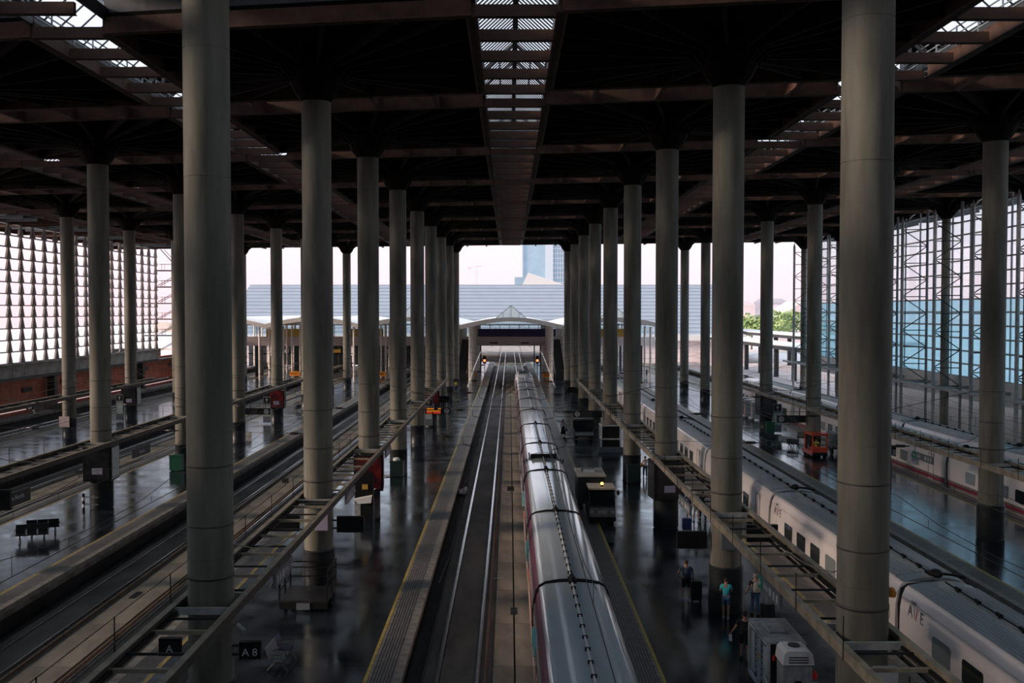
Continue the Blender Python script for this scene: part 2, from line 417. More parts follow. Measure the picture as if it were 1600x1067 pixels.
# skylight strips
HW = 1.52
RAFTL = MB().bar((-HW, 0, 24.45), (0, 0, 25.85), .055, .06, up=(0,1,0)).mesh('rafter', M['darksteel'])
RAFTR = MB().bar((HW, 0, 24.45), (0, 0, 25.85), .055, .06, up=(0,1,0)).mesh('rafter', M['darksteel'])
XB = MB().box(-HW, HW, -.1, .1, 0, .45).box(-HW, HW, -.18, .18, 0, .04).mesh('cross_beam', M['steel'])
PLATE = MB().box(-.12, -.02, -.25, .25, 0, .62).mesh('joint_plate', M['darksteel'])
for k, xc in enumerate((-52.7, -35.0, -17.4, .27, 17.92, 35.35)):
    s = structure('skylight', (xc, 0, 0))
    ya = 34 if abs(xc) < 40 else 60
    y0 = 37.1 + SK*xc - 3.23
    n = 0
    while y0 + 3.23*n < 166 + SK*xc:
        inst('cross_beam', XB, s, (0, y0+3.23*n, HC)); n += 1
    if k in (2, 3, 4):
        yr = 33.0 + SK*xc
        sp = .5 if k == 3 else 1.25
        for i in range(int(70/sp)):
            inst('rafter', RAFTL, s, (0, yr+sp*i, 0)); inst('rafter', RAFTR, s, (0, yr+sp*i, 0))
        ys = yr+70
    else: ys = 33 + SK*xc
    m = MB(); i = 0
    while ys+.5*i < 166 + SK*xc:
        for sg in (-1, 1): m.bar((sg*HW, ys+.5*i, 24.45), (0, ys+.5*i, 25.85), .055, .06, up=(0,1,0))
        i += 1
    tag(m.build('rafter_run', M['darksteel'], s), kind='stuff')
    yf = 170+SK*xc
    m = MB()
    for sg in (-1, 1):
        m.add([(sg*1.6, YN-6, 24.53), (0, YN-6, 25.97), (0, yf, 25.97), (sg*1.6, yf, 24.53)], [(0, 1, 2, 3)])
    m.build('skylight_glass', M['skyglass'], s)
    m = MB(); m.box(-.12, .12, 26, yf, 25.7, 25.95); m.build('ridge', M['darksteel'], s)
    m = MB()
    for sg in (-1, 1): m.box(sg*1.58-.06, sg*1.58+.06, 26, yf, 24.0, 24.5)
    m.build('eaves_kerb', M['darksteel'], s)
    if k in (2, 4):
        rl = MB(); sg = -1 if k == 2 else 1
        for zz in (24.2, 24.5, 24.8): rl.bar((sg*1.25, 33, zz), (sg*1.25, 120, zz), .05)
        for i in range(44): rl.bar((sg*1.25, 33+2*i, 24.0), (sg*1.25, 33+2*i, 24.85), .06)
        rl.build('railing', M['greysteel'], s)
    for n in range(0, 8):
        y = 43.2 + L*n + L/2 + SK*xc
        m = MB()
        for dy in (-1.6, 1.6):
            m.bar((-HW, y+dy, 24.45), (HW, y+dy, 24.45), .1); m.bar((-.75, y+dy, 24.45), (-.75, y+dy, 25.1), .09); m.bar((.75, y+dy, 24.45), (.75, y+dy, 25.1), .09)
            m.bar((-HW, y+dy, 24.5), (0, y+dy, 25.85), .14); m.bar((HW, y+dy, 24.5), (0, y+dy, 25.85), .14)
        m.build('gable_frame', M['darksteel'], s)

# ------------------------------------------------------------------ enclosing walls
tag(MB().box(-70, 53, YN-.6, YN, -2, 26).build('wall_back', M['concrete']), kind='structure')
# left wall of concrete fins and slats
WX = -62.4
wl = structure('wall_left')
NF = 47
yw1 = 176.0; yw0 = yw1-3.23*NF
ROWS = 12; ZB, ZT = 6.1, 23.6; RH = (ZT-ZB)/ROWS
m = MB()
for r in range(ROWS):
    z0 = ZB + r*RH
    prof = [(-.62, z0+.06), (.62, z0+.06), (.14, z0+RH-.06), (-.14, z0+RH-.06)]
    m.add([(-.12, y, z) for y, z in prof] + [(.12, y, z) for y, z in prof], [(0,1,2,3),(7,6,5,4),(0,4,5,1),(1,5,6,2),(2,6,7,3),(3,7,4,0)])
m.box(-.16, .16, -.14, .14, ZB-.6, ZT)
FIN = m.mesh('fin', M['fin'])
for i in range(NF+1): inst('fin', FIN, wl, (WX, yw1-3.23*i, 0))
for r in range(ROWS+1):
    z = ZB + r*RH
    MB().box(WX-.28, WX+.28, yw0, yw1+.3, z-.06, z+.06).build('slat', M['fin'], wl)
PAN = MB().box(-.2, .2, .03, 3.20, 0, 2.05).mesh('concrete_panel', M['concrete'])
for i in range(NF): inst('concrete_panel', PAN, wl, (WX+.15+random.uniform(-.01,.01), yw1-3.23*(i+1), 3.9))
MB().box(WX-.4, WX+.7, yw0, yw1, 5.9, 6.05).build('sill', M['concrete'], wl)
MB().box(WX-.8, WX-.35, YN, 205, 0, 4.6).build('brick_wall', M['brick'], wl)
MB().box(WX-.2, WX+1.0, yw0, 205, 4.05, 4.3).build('ledge', M['darksteel'], wl)
for i in range(4):
    MB().box(WX+.1, WX+1.1, 118.4+16.15*i-.5, 118.4+16.15*i+.5, 0, 4.0).build('pier', M['darksteel'], wl)
for i, (yy, zz) in enumerate(((128, 2.2), (139, 2.6), (170, 2.5), (183, 2.6))):
    MB().box(WX-.36, WX-.2, yy, yy+2.6, zz, zz+.6).build('wall_vent', M['black'], wl)
MB().box(WX-.3, WX+.25, YN, yw0, -1.6, 26).build('wall_panel', M['concrete'], wl)
# header between fins and the roof
MB().box(WX-.3, WX+.3, yw0, yw1, ZT, ZT+.35).build('header', M['fin'], wl)
for i in range(34):
    MB().box(WX-4.4, WX+4.5, yw1-3.8*i-.12, yw1-3.8*i+.12, ZT+.1, ZT+.55).build('eaves_beam', M['greysteel'], wl)

# right wall: glass, trusses
GX = 45.6
wr = structure('wall_right')
yr0, yr1 = 34.0, 151.0
step = L/4
ny = int((yr1-yr0)/step); nz = 13; z0g, z1g = 6.1, 22.9; dz = (z1g-z0g)/nz
PG = MB().box(-.012, .012, .05, step-.05, .05, dz-.05)
P1 = PG.mesh('glass_pane', M['wallglass']); P2 = PG.mesh('glass_pane', M['blueglass'])
for i in range(ny):
    yy = yr1-step*(i+1)
    for j in range(nz):
        o = inst('glass_pane', P2 if j < 6 else P1, wr, (GX, yy, z0g+dz*j))
for i in range(ny+1):
    MB().box(GX-.08, GX+.08, yr1-step*i-.05, yr1-step*i+.05, z0g-.2, z1g+1.2).build('mullion', M['greysteel'], wr)
for j in range(nz+1):
    MB().box(GX-.12, GX+.06, yr1-step*ny, yr1, z0g+dz*j-.07, z0g+dz*j+.07).build('transom', M['galv'], wr)
MB().box(GX-.3, GX+.3, yr1-step*ny, yr1+.2, 3.9, 6.05).build('lower_wall', M['white'], wr)
MB().box(GX+2.0, GX+2.4, 60, 128, -1.0, 3.8).build('recess_wall', M['white'], wr)
MB().box(GX-.3, GX+.3, YN, yr0+4, -1.6, 26).build('wall_panel', M['concrete'], wr)
# arched heads between trusses
for i in range(6):
    yc = 146.6-8.07*2*i-8; m = MB(); pts = []
    for a in range(9):
        t = PI*a/8; pts.append((yc-7.2*math.cos(t), z1g+.1+1.0*math.sin(t)))
    for a, b in zip(pts[:-1], pts[1:]): m.bar((GX-.1, a[0], a[1]), (GX-.1, b[0], b[1]), .16)
    m.build('arched_frame', M['galv'], wr)
for i in range(12):
    yt = 146.6-8.07*i
    if yt < 50: break
    t = empty('wind_truss', (0, yt, 0), parent=wr)
    xf, xb = 41.9, 44.3; yb = -.6
    MB().tube([(xf, 0, -1.0), (xf, 0, 22.1)], [.17, .17], 12).build('front_tube', M['galv'], t)
    MB().tube([(xf, 0, 22.1), (xf, 0, 22.7)], [.17, .02], 12).build('tube_tip', M['galv'], t)
    MB().tube([(xb, yb, -1.0), (xb, yb, 23.4)], [.14, .14], 10).build('back_tube', M['greysteel'], t)
    m = MB(); z = 5.3; k = 0
    while z < 22.3:
        m.bar((xf, 0, z), (xb, yb, z), .09)
        if z+1.78 < 23:
            if k % 2: m.bar((xf, 0, z), (xb, yb, z+1.78), .09)
            else: m.bar((xb, yb, z), (xf, 0, z+1.78), .09)
        z += 1.78; k += 1
    m.build('bracing', M['darksteel'], t)
    MB().box(xf-.2, xb+1.2, -.45, -.1, 5.0, 5.3).build('floor_bracket', M['galv'], t)
MB().box(41.5, 41.75, 50, 151, 5.05, 5.3).build('walkway_beam', M['galv'], wr)
# ------------------------------------------------------------------ more materials
M.update(
    talgoside=mat('magenta_train_side', (.34,.09,.20), .22, coat=.8),
    talgolow=mat('white_train_side', (.62,.58,.60), .25, coat=.5),
    orangeside=mat('orange_livery', (.62,.16,.06), .3, coat=.4),
    tealside=mat('teal_livery', (.10,.42,.42), .3, coat=.4),
    avewhite=mat('ave_white_paint', (.88,.82,.81), .28, var=.04, scale=.6, coat=.35),
    averoof=mat('ribbed_roof_paint', (.33,.38,.41), .38, var=.15, scale=1.2, stretch=(1,.2,1)),
    skirt=mat('grey_skirt', (.20,.19,.18), .5, var=.2),
    stripe=mat('magenta_stripe', (.30,.015,.06), .35),
    window=mat('dark_window', (.012,.016,.018), .07, spec=.7),
    palewindow=mat('pale_reflection_glass', (.22,.26,.27), .12),  # paler copy of the window, a reflection painted into the glass colour
    rubber=mat('black_rubber', (.008,.008,.009), .6, spec=.25),
    cable=mat('white_cable', (.55,.55,.55), .4),
    text=mat('grey_lettering', (.16,.15,.16), .5),
    redtext=mat('red_lettering', (.45,.02,.05), .5),
    wire=mat('copper_wire', (.035,.03,.028), .5, .5),
    porcelain=mat('insulator', (.02,.018,.018), .3),
    signgrey=mat('sign_grey', (.14,.16,.18), .45),
    signtext=mat('sign_lettering', (.55,.56,.56), .5),
    signdim=mat('dim_lettering', (.10,.11,.11), .5),
    signgreen=mat('sign_green', (.01,.22,.12), .45),
    led=mat('amber_led', (.3,.1,0), .5, emit=((1,.30,.03), .5)),
    ledred=mat('red_led', (.3,.02,0), .5, emit=((1,.05,.03), .5)),
    screen=mat('off_screen', (.010,.011,.013), .2),
    clock=mat('clock_face', (.35,.38,.40), .35),
    posterred=mat('red_poster', (.28,.025,.02), .3, col2=(.05,.01,.02), scale=1.4),
    posterdark=mat('dark_poster', (.008,.014,.016), .25, col2=(.03,.028,.032), scale=1.2),
    posterpale=mat('pale_poster', (.45,.52,.50), .3, col2=(.3,.38,.38), scale=2),
    paper=mat('white_paper', (.68,.68,.70), .6),
    lilac=mat('lilac_sticker', (.38,.36,.48), .5),
    blueseat=mat('blue_seat', (.01,.025,.10), .4),
    chrome=mat('polished_metal', (.55,.57,.60), .25, .9),
    meshsteel=mat('perforated_steel', (.07,.08,.09), .5, .2),
    bin=mat('green_bin', (.01,.09,.05), .4),
    darkbin=mat('dark_bin', (.01,.03,.025), .4),
    binbag=mat('plastic_bag', (.55,.6,.6), .35),
    cartgrey=mat('cart_grey', (.26,.28,.29), .5, var=.25, scale=3, bump=.1),
    cartpale=mat('cart_pale', (.42,.48,.50), .45, var=.1),
    cartwhite=mat('cart_white', (.70,.70,.72), .35),
    cartbeige=mat('cart_beige', (.42,.39,.33), .5, var=.1),
    cartdark=mat('cart_dark', (.03,.034,.036), .4),
    tugred=mat('tug_red', (.62,.06,.02), .35),
    hivis=mat('hi_vis_yellow', (.55,.65,.02), .6),
    skin=mat('skin', (.36,.19,.125), .6), hair=mat('dark_hair', (.018,.012,.010), .6), greyhair=mat('grey_hair', (.22,.20,.18), .6),
    turq=mat('turquoise_cloth', (.03,.42,.50), .8), denim=mat('denim', (.05,.12,.22), .85), blackcloth=mat('black_cloth', (.010,.010,.012), .85),
    navy=mat('navy_cloth', (.012,.03,.075), .8), whitecloth=mat('white_cloth', (.55,.55,.56), .85), greycloth=mat('grey_cloth', (.28,.28,.27), .85),
    teal=mat('dark_teal_cloth', (.015,.05,.07), .85), tan=mat('orange_leather', (.48,.20,.05), .6), shoe=mat('shoe', (.25,.25,.26), .7),
    cone=mat('cone_red', (.85,.03,.02), .5), case=mat('black_case', (.008,.010,.012), .5), bluecase=mat('blue_case', (.01,.03,.13), .45),
)
def text_obj(name, body, size, mt, parent, loc, rot, depth=.004, label=None, shear=0):
    c = bpy.data.curves.new(name, 'FONT'); c.body = body; c.size = size; c.extrude = depth; c.align_x = 'CENTER'; c.align_y = 'CENTER'; c.shear = shear
    tmp = bpy.data.objects.new(name, c); COL.objects.link(tmp)
    dg = bpy.context.evaluated_depsgraph_get(); me = bpy.data.meshes.new_from_object(tmp.evaluated_get(dg))
    bpy.data.objects.remove(tmp); bpy.data.curves.remove(c)
    me.materials.clear(); me.materials.append(mt)
    o = inst(name, me, parent, loc, rot=rot)
    if label: o['label'] = label
    return o

# ------------------------------------------------------------------ the magenta train on the middle track
def mirror(p): return p + [(-x, z) for x, z in reversed(p)]
TX = 2.35
TB = mirror([(-1.2,-.75), (-1.38,-.6), (-1.46,.1), (-1.46,1.2), (-1.42,1.7), (-1.34,2.05), (-1.22,2.27), (-1.0,2.40)])
TR = mirror([(-1.255,2.235), (-1.23,2.30), (-1.0,2.425), (-.5,2.49), (-.001,2.51)])
CL = 13.14
body_m = MB().extr(TB, .14, CL-.14, smooth=False).mesh('body', M['talgoside'])
roof_m = MB().extr(TR, .16, CL-.16, smooth=True).mesh('roof', M['talgoroof'])
sh = MB()
for s in (-1, 1): sh.extr([(s*1.475,1.25),(s*1.435,1.72),(s*1.425,1.72),(s*1.465,1.25)], .2, CL-.2)
shoulder_m = sh.mesh('shoulder_highlight', M['talgolow'])  # pale strip paints the gloss highlight along the shoulder
lo = MB()
for s in (-1, 1): lo.extr([(s*1.475,-.5),(s*1.475,.15),(s*1.46,.15),(s*1.46,-.5)], .2, CL-.2)
low_m = lo.mesh('lower_band', M['talgolow'])
wn_m = MB()
win_m = MB().box(-.012, .012, -.75, .75, -.33, .33).mesh('window', M['window'])
TBJ = mirror([(-1.3,-.5), (-1.40,.1), (-1.40,1.2), (-1.36,1.72), (-1.27,2.10), (-1.0,2.33)])
joint_m = MB().extr(TBJ, -.16, .16).mesh('bellows', M['rubber'])
lip = MB()
for y in (-.2, .2):
    for i in range(len(TB)-1):
        pass
pts = [(x*1.008, y, z+.012) for y in (0,) for x, z in TB]
ringm = MB()
for y in (-.13, .13):
    P = [(x*1.01, y, z+.02) for x, z in TB[1:-1]]
    P = P[:7] + [(-.5, y, 2.51), (0, y, 2.53), (.5, y, 2.51)] + P[7:]
    ringm.tube(P, .03, 6)
ring_m = ringm.mesh('joint_seal', M['rubber'])
pipe_m = MB().tube([(-.02, .5, 2.56), (-.02, CL-.5, 2.56)], .038, 8).mesh('ridge_cable', M['cable'])
clamp_m = MB().cbox(-.02, 0, 2.555, .17, .05, .11).mesh('clamp', M['rubber'])
kn = MB().ball((0, -.30, 2.62), .13, .22, .12); kn.ball((0, .28, 2.60), .10, .2, .10); kn.tube([(0,-.3,2.65),(0,0,2.74),(0,.3,2.62)], .05, 8); kn.cbox(0, 0, 2.53, .3, .8, .06)
knob_m = kn.mesh('cable_coupler', M['rubber'])
seam_m = MB().box(-1.2, 1.2, -.012, .012, 2.30, 2.31).mesh('roof_seam', M['darksteel'])
train = thing('passenger_train', 'long low magenta train with glossy pale blue-grey roof on the middle track', 'train', (TX, 0, 0))
ystart = 37.1 - 2*CL
NC = 11
for i in range(NC):
    y = ystart + CL*i
    c = empty('coach', (0, y, 0), parent=train)
    inst('body', body_m, c); inst('roof', roof_m, c); inst('shoulder_highlight', shoulder_m, c); inst('lower_band', low_m, c)
    inst('ridge_cable', pipe_m, c)
    ncl = 11 if i < 6 else 0
    for k in range(ncl): inst('clamp', clamp_m, c, (0, 1.0+1.1*k, 0))
    for k in range(5):
        for s in (-1, 1): inst('window', win_m, c, (s*1.472, 2.1+2.2*k, .85))
    inst('bellows', joint_m, c); inst('joint_seal', ring_m, c); inst('cable_coupler', knob_m, c, label='black coupler') if False else inst('cable_coupler', knob_m, c)
    if i in (1, 2, 3):
        # livery swash on the side
        m = MB(); P = []
        for a in range(13):
            t = a/12; P.append((-1.482, 2.0+8*t, .2+.9*math.sin(t*PI)*(1-.3*t)))
        for a, b in zip(P[:-1], P[1:]): m.bar(a, b, .02, .42)
        m.build('livery_swash', M['orangeside'], c)
        MB().tube([(-1.485, 10.6+.9*math.cos(t*.5), .7+.8*math.sin(t*.5)) for t in range(7)], .07, 6).build('livery_arc', M['tealside'], c)
# rooftop cooling unit
c = empty('roof_unit', (0, 68.5, 2.42), parent=train)
m = MB(); n = 14
vs = []; 
for j in range(5):
    t = j/4
    for k in range(n+1):
        a = PI*k/n; vs.append((-.95*math.cos(a)*(1-.12*t), t*1.7, max(0, .42*math.sin(a)**.6*(1-.55*t*t))))
fs = [(j*(n+1)+k, j*(n+1)+k+1, (j+1)*(n+1)+k+1, (j+1)*(n+1)+k) for j in range(4) for k in range(n)]
m.add(vs, fs, True); m.build('cowl', M['talgoroof'], c)
MB().prism([(-.9,-.02),(.9,-.02),(.85,.1),(-.85,.1)], 0.02, .36).build('intake', M['black'], c)
for s in (-1, 1):
    for k in range(3): MB().box(s*(1.0+.17*k)-.04, s*(1.0+.17*k)+.04, -.3, .25, -.12-.05*k, .10-.05*k).build('louvre', M['black'], c)
    for k in range(3): MB().box(s*.95-.05, s*.95+.05, .8+.8*k, 1.15+.8*k, -.04, .08).build('vent', M['black'], c)
# rear power car with rounded nose, at the far end of the train
y = ystart + CL*NC
pc = empty('power_car', (0, y, 0), parent=train)
secs = [(0,1,1,0),(10,1,1,0),(14,.98,.95,0),(16.5,.88,.80,0),(18.5,.72,.58,0),(20,.45,.35,0)]
prof = mirror([(-1.2,-.75), (-1.38,-.6), (-1.46,.1), (-1.46,1.2), (-1.36,2.1), (-1.0,2.5), (-.001,2.75)])
vs = []
for yy, sx, sz, _ in secs: vs += [(px*sx, yy, -.75+(pz+.75)*sz) for px, pz in prof]
n = len(prof); fs = [(i*n+k, (i+1)*n+k, (i+1)*n+(k+1)%n, i*n+(k+1)%n) for i in range(len(secs)-1) for k in range(n)]
MB().add(vs, fs + [tuple(range(n)), tuple(reversed(range((len(secs)-1)*n, len(secs)*n)))], True).build('body', M['talgolow'], pc)
MB().box(-.9, .9, .6, 4.0, 2.62, 2.8).build('roof_fairing', M['talgoroof'], pc)
MB().box(-.8, .8, 4.6, 8.0, 2.6, 2.95).build('roof_equipment', M['darksteel'], pc)
m = MB(); m.tube([(-.6,6,2.9),(0,7.2,3.6),(-.2,6.2,4.3)], .03, 6); m.bar((-.8,6.2,4.3),(.8,6.2,4.3), .06)
m.build('pantograph', M['black'], pc)

# ------------------------------------------------------------------ white ribbed-roof trains
AB = mirror([(-1.25,-.45), (-1.44,-.05), (-1.45,1.0), (-1.43,1.6), (-1.36,2.05), (-1.24,2.33), (-1.12,2.42)])
ribs = [(-1.15, 2.43)]; nr = 18
for k in range(nr):
    x0 = -1.13 + 2.26*k/nr; w = 2.26/nr; zc = lambda x: 2.45 + .13*(1-(x/1.15)**2)
    ribs += [(x0+w*.1, zc(x0)), (x0+w*.2, zc(x0)+.035), (x0+w*.55, zc(x0)+.035), (x0+w*.65, zc(x0))]
ribs += [(1.15, 2.43)]
AL = 18.4
abody = MB().extr(AB, .22, AL-.22).mesh('body', M['avewhite'])
aroof = MB().extr(ribs, 1.0, AL-1.0).mesh('ribbed_roof', M['averoof'])
aend = MB().extr(mirror([(-1.16,2.42),(-.6,2.54),(-.001,2.58)]), .25, 1.0).mesh('roof_end', M['averoof'])
stp = MB(); skt = MB()
for s in (-1, 1):
    stp.extr([(s*1.458,.12),(s*1.462,.30),(s*1.44,.30),(s*1.436,.12)], .22, AL-.22)
    skt.extr([(s*1.455,-.02),(s*1.458,.12),(s*1.43,.12),(s*1.43,-.02)], .22, AL-.22)
    skt.extr([(s*1.462,.30),(s*1.464,.46),(s*1.44,.46),(s*1.44,.30)], .22, AL-.22)
stp = stp.mesh('side_stripe', M['stripe']); skt = skt.mesh('skirt', M['skirt'])
chas = MB().box(-1.2, 1.2, .3, AL-.3, -.95, -.4)
for yy in (0.0,):
    for s in (-.755, .755):
        chas.tube([(s-.07, yy+1.3, -.40), (s+.07, yy+1.3, -.40)], .45, 16); chas.tube([(s-.07, yy-1.3, -.40), (s+.07, yy-1.3, -.40)], .45, 16)
chas = chas.mesh('chassis', M['darksteel'])
abel = MB().extr(mirror([(-1.3,-.3), (-1.36,1.6), (-1.25,2.2), (-1.0,2.36), (-.001,2.48)]), -.24, .24).mesh('bellows', M['rubber'])
def rwin(w, h, t=.014, r=.12, name='window', mt=None):
    pts = []
    for cx, cz, a0 in ((w/2-r, h/2-r, 0), (-w/2+r, h/2-r, 90), (-w/2+r, -h/2+r, 180), (w/2-r, -h/2+r, 270)):
        for a in (0, 45, 90): pts.append((cx+r*math.cos(math.radians(a0+a)), cz+r*math.sin(math.radians(a0+a))))
    n = len(pts); vs = [(-t, y, z) for y, z in pts] + [(t, y, z) for y, z in pts]
    fs = [tuple(range(n)), tuple(reversed(range(n, 2*n)))] + [(i, i+n, (i+1)%n+n, (i+1)%n) for i in range(n)]
    return MB().add(vs, fs).mesh(name, mt or M['window'])
AW = rwin(1.42, .80); AWP = rwin(1.42, .80, mt=M['palewindow']); AWS = rwin(1.0, .38, name='upper_window'); AWL = rwin(.9, .85)
ADOOR = rwin(.85, 1.9, t=.010, r=.06, name='door', mt=M['avewhite'])
ADF = MB(); 
for a, b in (((0,-.45,-.98),(0,-.45,.98)), ((0,.45,-.98),(0,.45,.98)), ((0,-.45,.98),(0,.45,.98))): ADF.bar(a, b, .03)
ADF = ADF.mesh('door_frame', M['skirt'])
arod = MB().tube([(0, .8, 2.68), (0, AL-.8, 2.68)], .03, 6).mesh('ridge_cable', M['rubber'])
ains = MB().tube([(0, -.16, 2.70), (0, .16, 2.70)], [.07, .07], 8).cbox(0, 0, 2.62, .05, .05, .12).mesh('cable_insulator', M['rubber'])
acou = MB().ball((0, 0, 2.80), .22, .34, .16).tube([(.0,.3,2.74),(.6,.1,2.72),(1.15,.15,2.60)], .05, 8).cbox(0,.45,2.70,.3,.5,.1).mesh('cable_coupler', M['rubber'])
def white_train(label, cx, y0, ncoach, textcoaches=(), start=0, insfor=4):
    t = thing('passenger_train', label, 'train', (cx, 0, 0))
    for i in range(ncoach):
        c = empty('coach', (0, y0+AL*i, 0), parent=t)
        inst('body', abody, c); inst('ribbed_roof', aroof, c); inst('roof_end', aend, c); inst('roof_end', aend, c, (0, AL-1.25, 0)); inst('side_stripe', stp, c); inst('skirt', skt, c); inst('chassis', chas, c)
        inst('bellows', abel, c); inst('ridge_cable', arod, c); inst('cable_coupler', acou, c)
        if i < insfor:
            for k in range(11): inst('cable_insulator', ains, c, (0, 1.6+1.5*k, 0))
        for k in range(5):
            y = 14.6 - 2.27*k if i != start+2 else 14.6-2.27*k
            for s in (-1, 1):
                if cx > 30 and s > 0: continue
                inst('window', AWP if (k+i) % 4 == 1 else AW, c, (s*1.448, y, 1.08), label='window with painted pale reflection' if (k+i) % 4 == 1 else None) if False else inst('window', AWP if (k+i) % 4 == 1 else AW, c, (s*1.448, y, 1.08))
        for s in (-1,):
            inst('door', ADOOR, c, (s*1.448, 2.6, .98)); inst('door_frame', ADF, c, (s*1.462, 2.6, .98))
        if i in textcoaches:
            R = (PI/2, 0, -PI/2)
            text_obj('lettering', 'A', .62, M['text'], c, (-1.432, AL-1.15, 1.72), R)
            text_obj('lettering', '/', .66, M['redtext'], c, (-1.432, AL-1.72, 1.72), R, label='red stroke of the lettering')
            text_obj('lettering', '\\', .60, M['text'], c, (-1.432, AL-1.52, 1.72), R)
            text_obj('lettering', 'E', .62, M['text'], c, (-1.432, AL-2.15, 1.72), R)
            text_obj('lettering', 'renfe', .22, M['text'], c, (-1.425, AL-1.45, 2.12), R)
            if i == 1: pass
            text_obj('coach_number', '9', .42, M['text'], c, (-1.432, .85, 1.85), R)
            m = MB(); m.tube([(-1.45, 1.0+.28*math.cos(a*PI/10), 1.05+.28*math.sin(a*PI/10)) for a in range(21)], .015, 5)
            m.build('round_emblem', M['text'], c)
    return t
T2 = white_train('white high-speed train with ribbed grey roof and magenta stripe, nearest on the right', 16.0, 37.0-2*AL, 9, (1, 2), insfor=5)
T3 = white_train('second white train from the right platform, windows above its magenta stripe', 33.2, 72.0-2*AL, 6, (), insfor=3)
T4 = white_train('farthest white train, mostly roof, beside the glass wall', 37.6, 73.0-2*AL, 6, (), insfor=3)
T3['label'] = 'white train with magenta stripe standing at the far side of the right platform'
for t, x, yy in ((T4, 0, 128), (T3, 0, 142)):
    p = empty('pantograph', (x, yy, 2.6), parent=t)
    MB().box(-.7, .7, -1.2, 1.2, 0, .12).build('base', M['darksteel'], p)
    m = MB().tube([(-.4,-.8,.15),(0,.7,.55),(0,-.5,.85)], .04, 6); m.bar((-.8,-.5,.88),(.8,-.5,.88), .08); m.build('arm', M['black'], p)
for t in (T3, T4):
    m = MB(); vs = []
    for yy, sx, sz in ((0,1,1),(6,1,1),(9,.9,.85),(11.5,.7,.55),(13,.4,.25)): vs += [(px*sx, yy, -.45+(pz+.45)*sz) for px, pz in AB]
    n = len(AB); fs = [(i*n+k, (i+1)*n+k, (i+1)*n+(k+1)%n, i*n+(k+1)%n) for i in range(4) for k in range(n)]
    m.add(vs, fs, True); yend = (72 if t is T3 else 73)+4*AL
    m.build('nose_car', M['avewhite'], t, (0, yend, 0))

# ------------------------------------------------------------------ cable gantries over the platforms
def gantry(row, y0, y1, label, far=0):
    X = ROWX[row]; y0 = max(y0, 16)
    t = thing('cable_gantry', label, 'gantry', (X, y0, 4.2), 0, 'ladder gantries slung between the columns')
    Ln = y1-y0
    for s in (-1, 1):
        m = MB().box(s*.80-.02, s*.80+.10*s if s > 0 else s*.80+.02, 0, Ln, -.13, .13) if False else MB()
        xa, xb = sorted((s*.80, s*.92))
        m.box(xa, xb, 0, Ln, -.14, .14)
        m.build('side_rail', M['tray'] if row[0] == 'r' else M['trayshade'], t)  # left rows get the shaded tray colour, right rows the lit one
        MB().box(xa-.03, xb+.03, 0, Ln, .14, .165).build('rail_lip', M['tray'], t)  # paler lip paints in the lit top edge of the rail
        xa, xb = sorted((s*.68, s*.79)); MB().box(xa, xb, 0, Ln, -.12, -.06).build('cable_tray', M['trayshade'], t)
        MB().tube([(s*.73, 0, -.02), (s*.73, Ln, -.02)], .04, 6).build('cable_bundle', M['rubber'], t)
    cols = [colY(X, n)-y0 for n in range(-1, 8)]
    CRW = CROSS; y = .6; k = 0
    while y < Ln and k < 74:
        if min(abs(y-c) for c in cols) > .75: inst('crossbar', CROSS if k % 2 else CROSS2, t, (0, y, 0))
        y += 1.05 if k % 2 else 1.75; k += 1
    for c in cols:
        if 0 < c < Ln:
            for s in (-1, 1): inst('column_bracket', BRK, t, (0, c+s*.74, 0))
    for i in range(int(Ln/4)): inst('stay_rod', ROD, t, (-1.0, 2+4*i, .1))
    m = MB()
    for c in cols[:-1]:
        if -2 < c < Ln: m.tube([(0, c+.6, 1.7), (.35, c+3.5, .75), (.5, c+6.5, .2), (.55, c+9, .05)], .022, 5)
    if m.v: m.build('stay_cable', M['tray'], t)
    return t
CROSS = MB().box(-.80, .80, -.05, .05, -.07, .03).mesh('crossbar', M['tray'])
CROSS2 = MB().box(-.80, .80, -.025, .025, -.02, .04).mesh('crossbar', M['darksteel'])
ROD = MB().box(-.012, .012, -.012, .012, -.2, .9).mesh('stay_rod', M['wire'])
BRK = MB().box(-.82, .82, -.04, .04, -.10, .10).mesh('column_bracket', M['galv'])
gantry('l3', 60, 125, 'ladder-like cable gantry through the third column row on the far left')
gantry('l2', 40, 124, 'ladder-like cable gantry across the glossy left platform')
gantry('l1', 18, 123, 'ladder-like cable gantry from bottom left, along the first left column row')
gantry('r1', 18, 122, 'ladder-like cable gantry beside the white train, along the first right column row')
gantry('r2', 36, 124, 'ladder-like cable gantry over the right-hand platform, before the second white train')

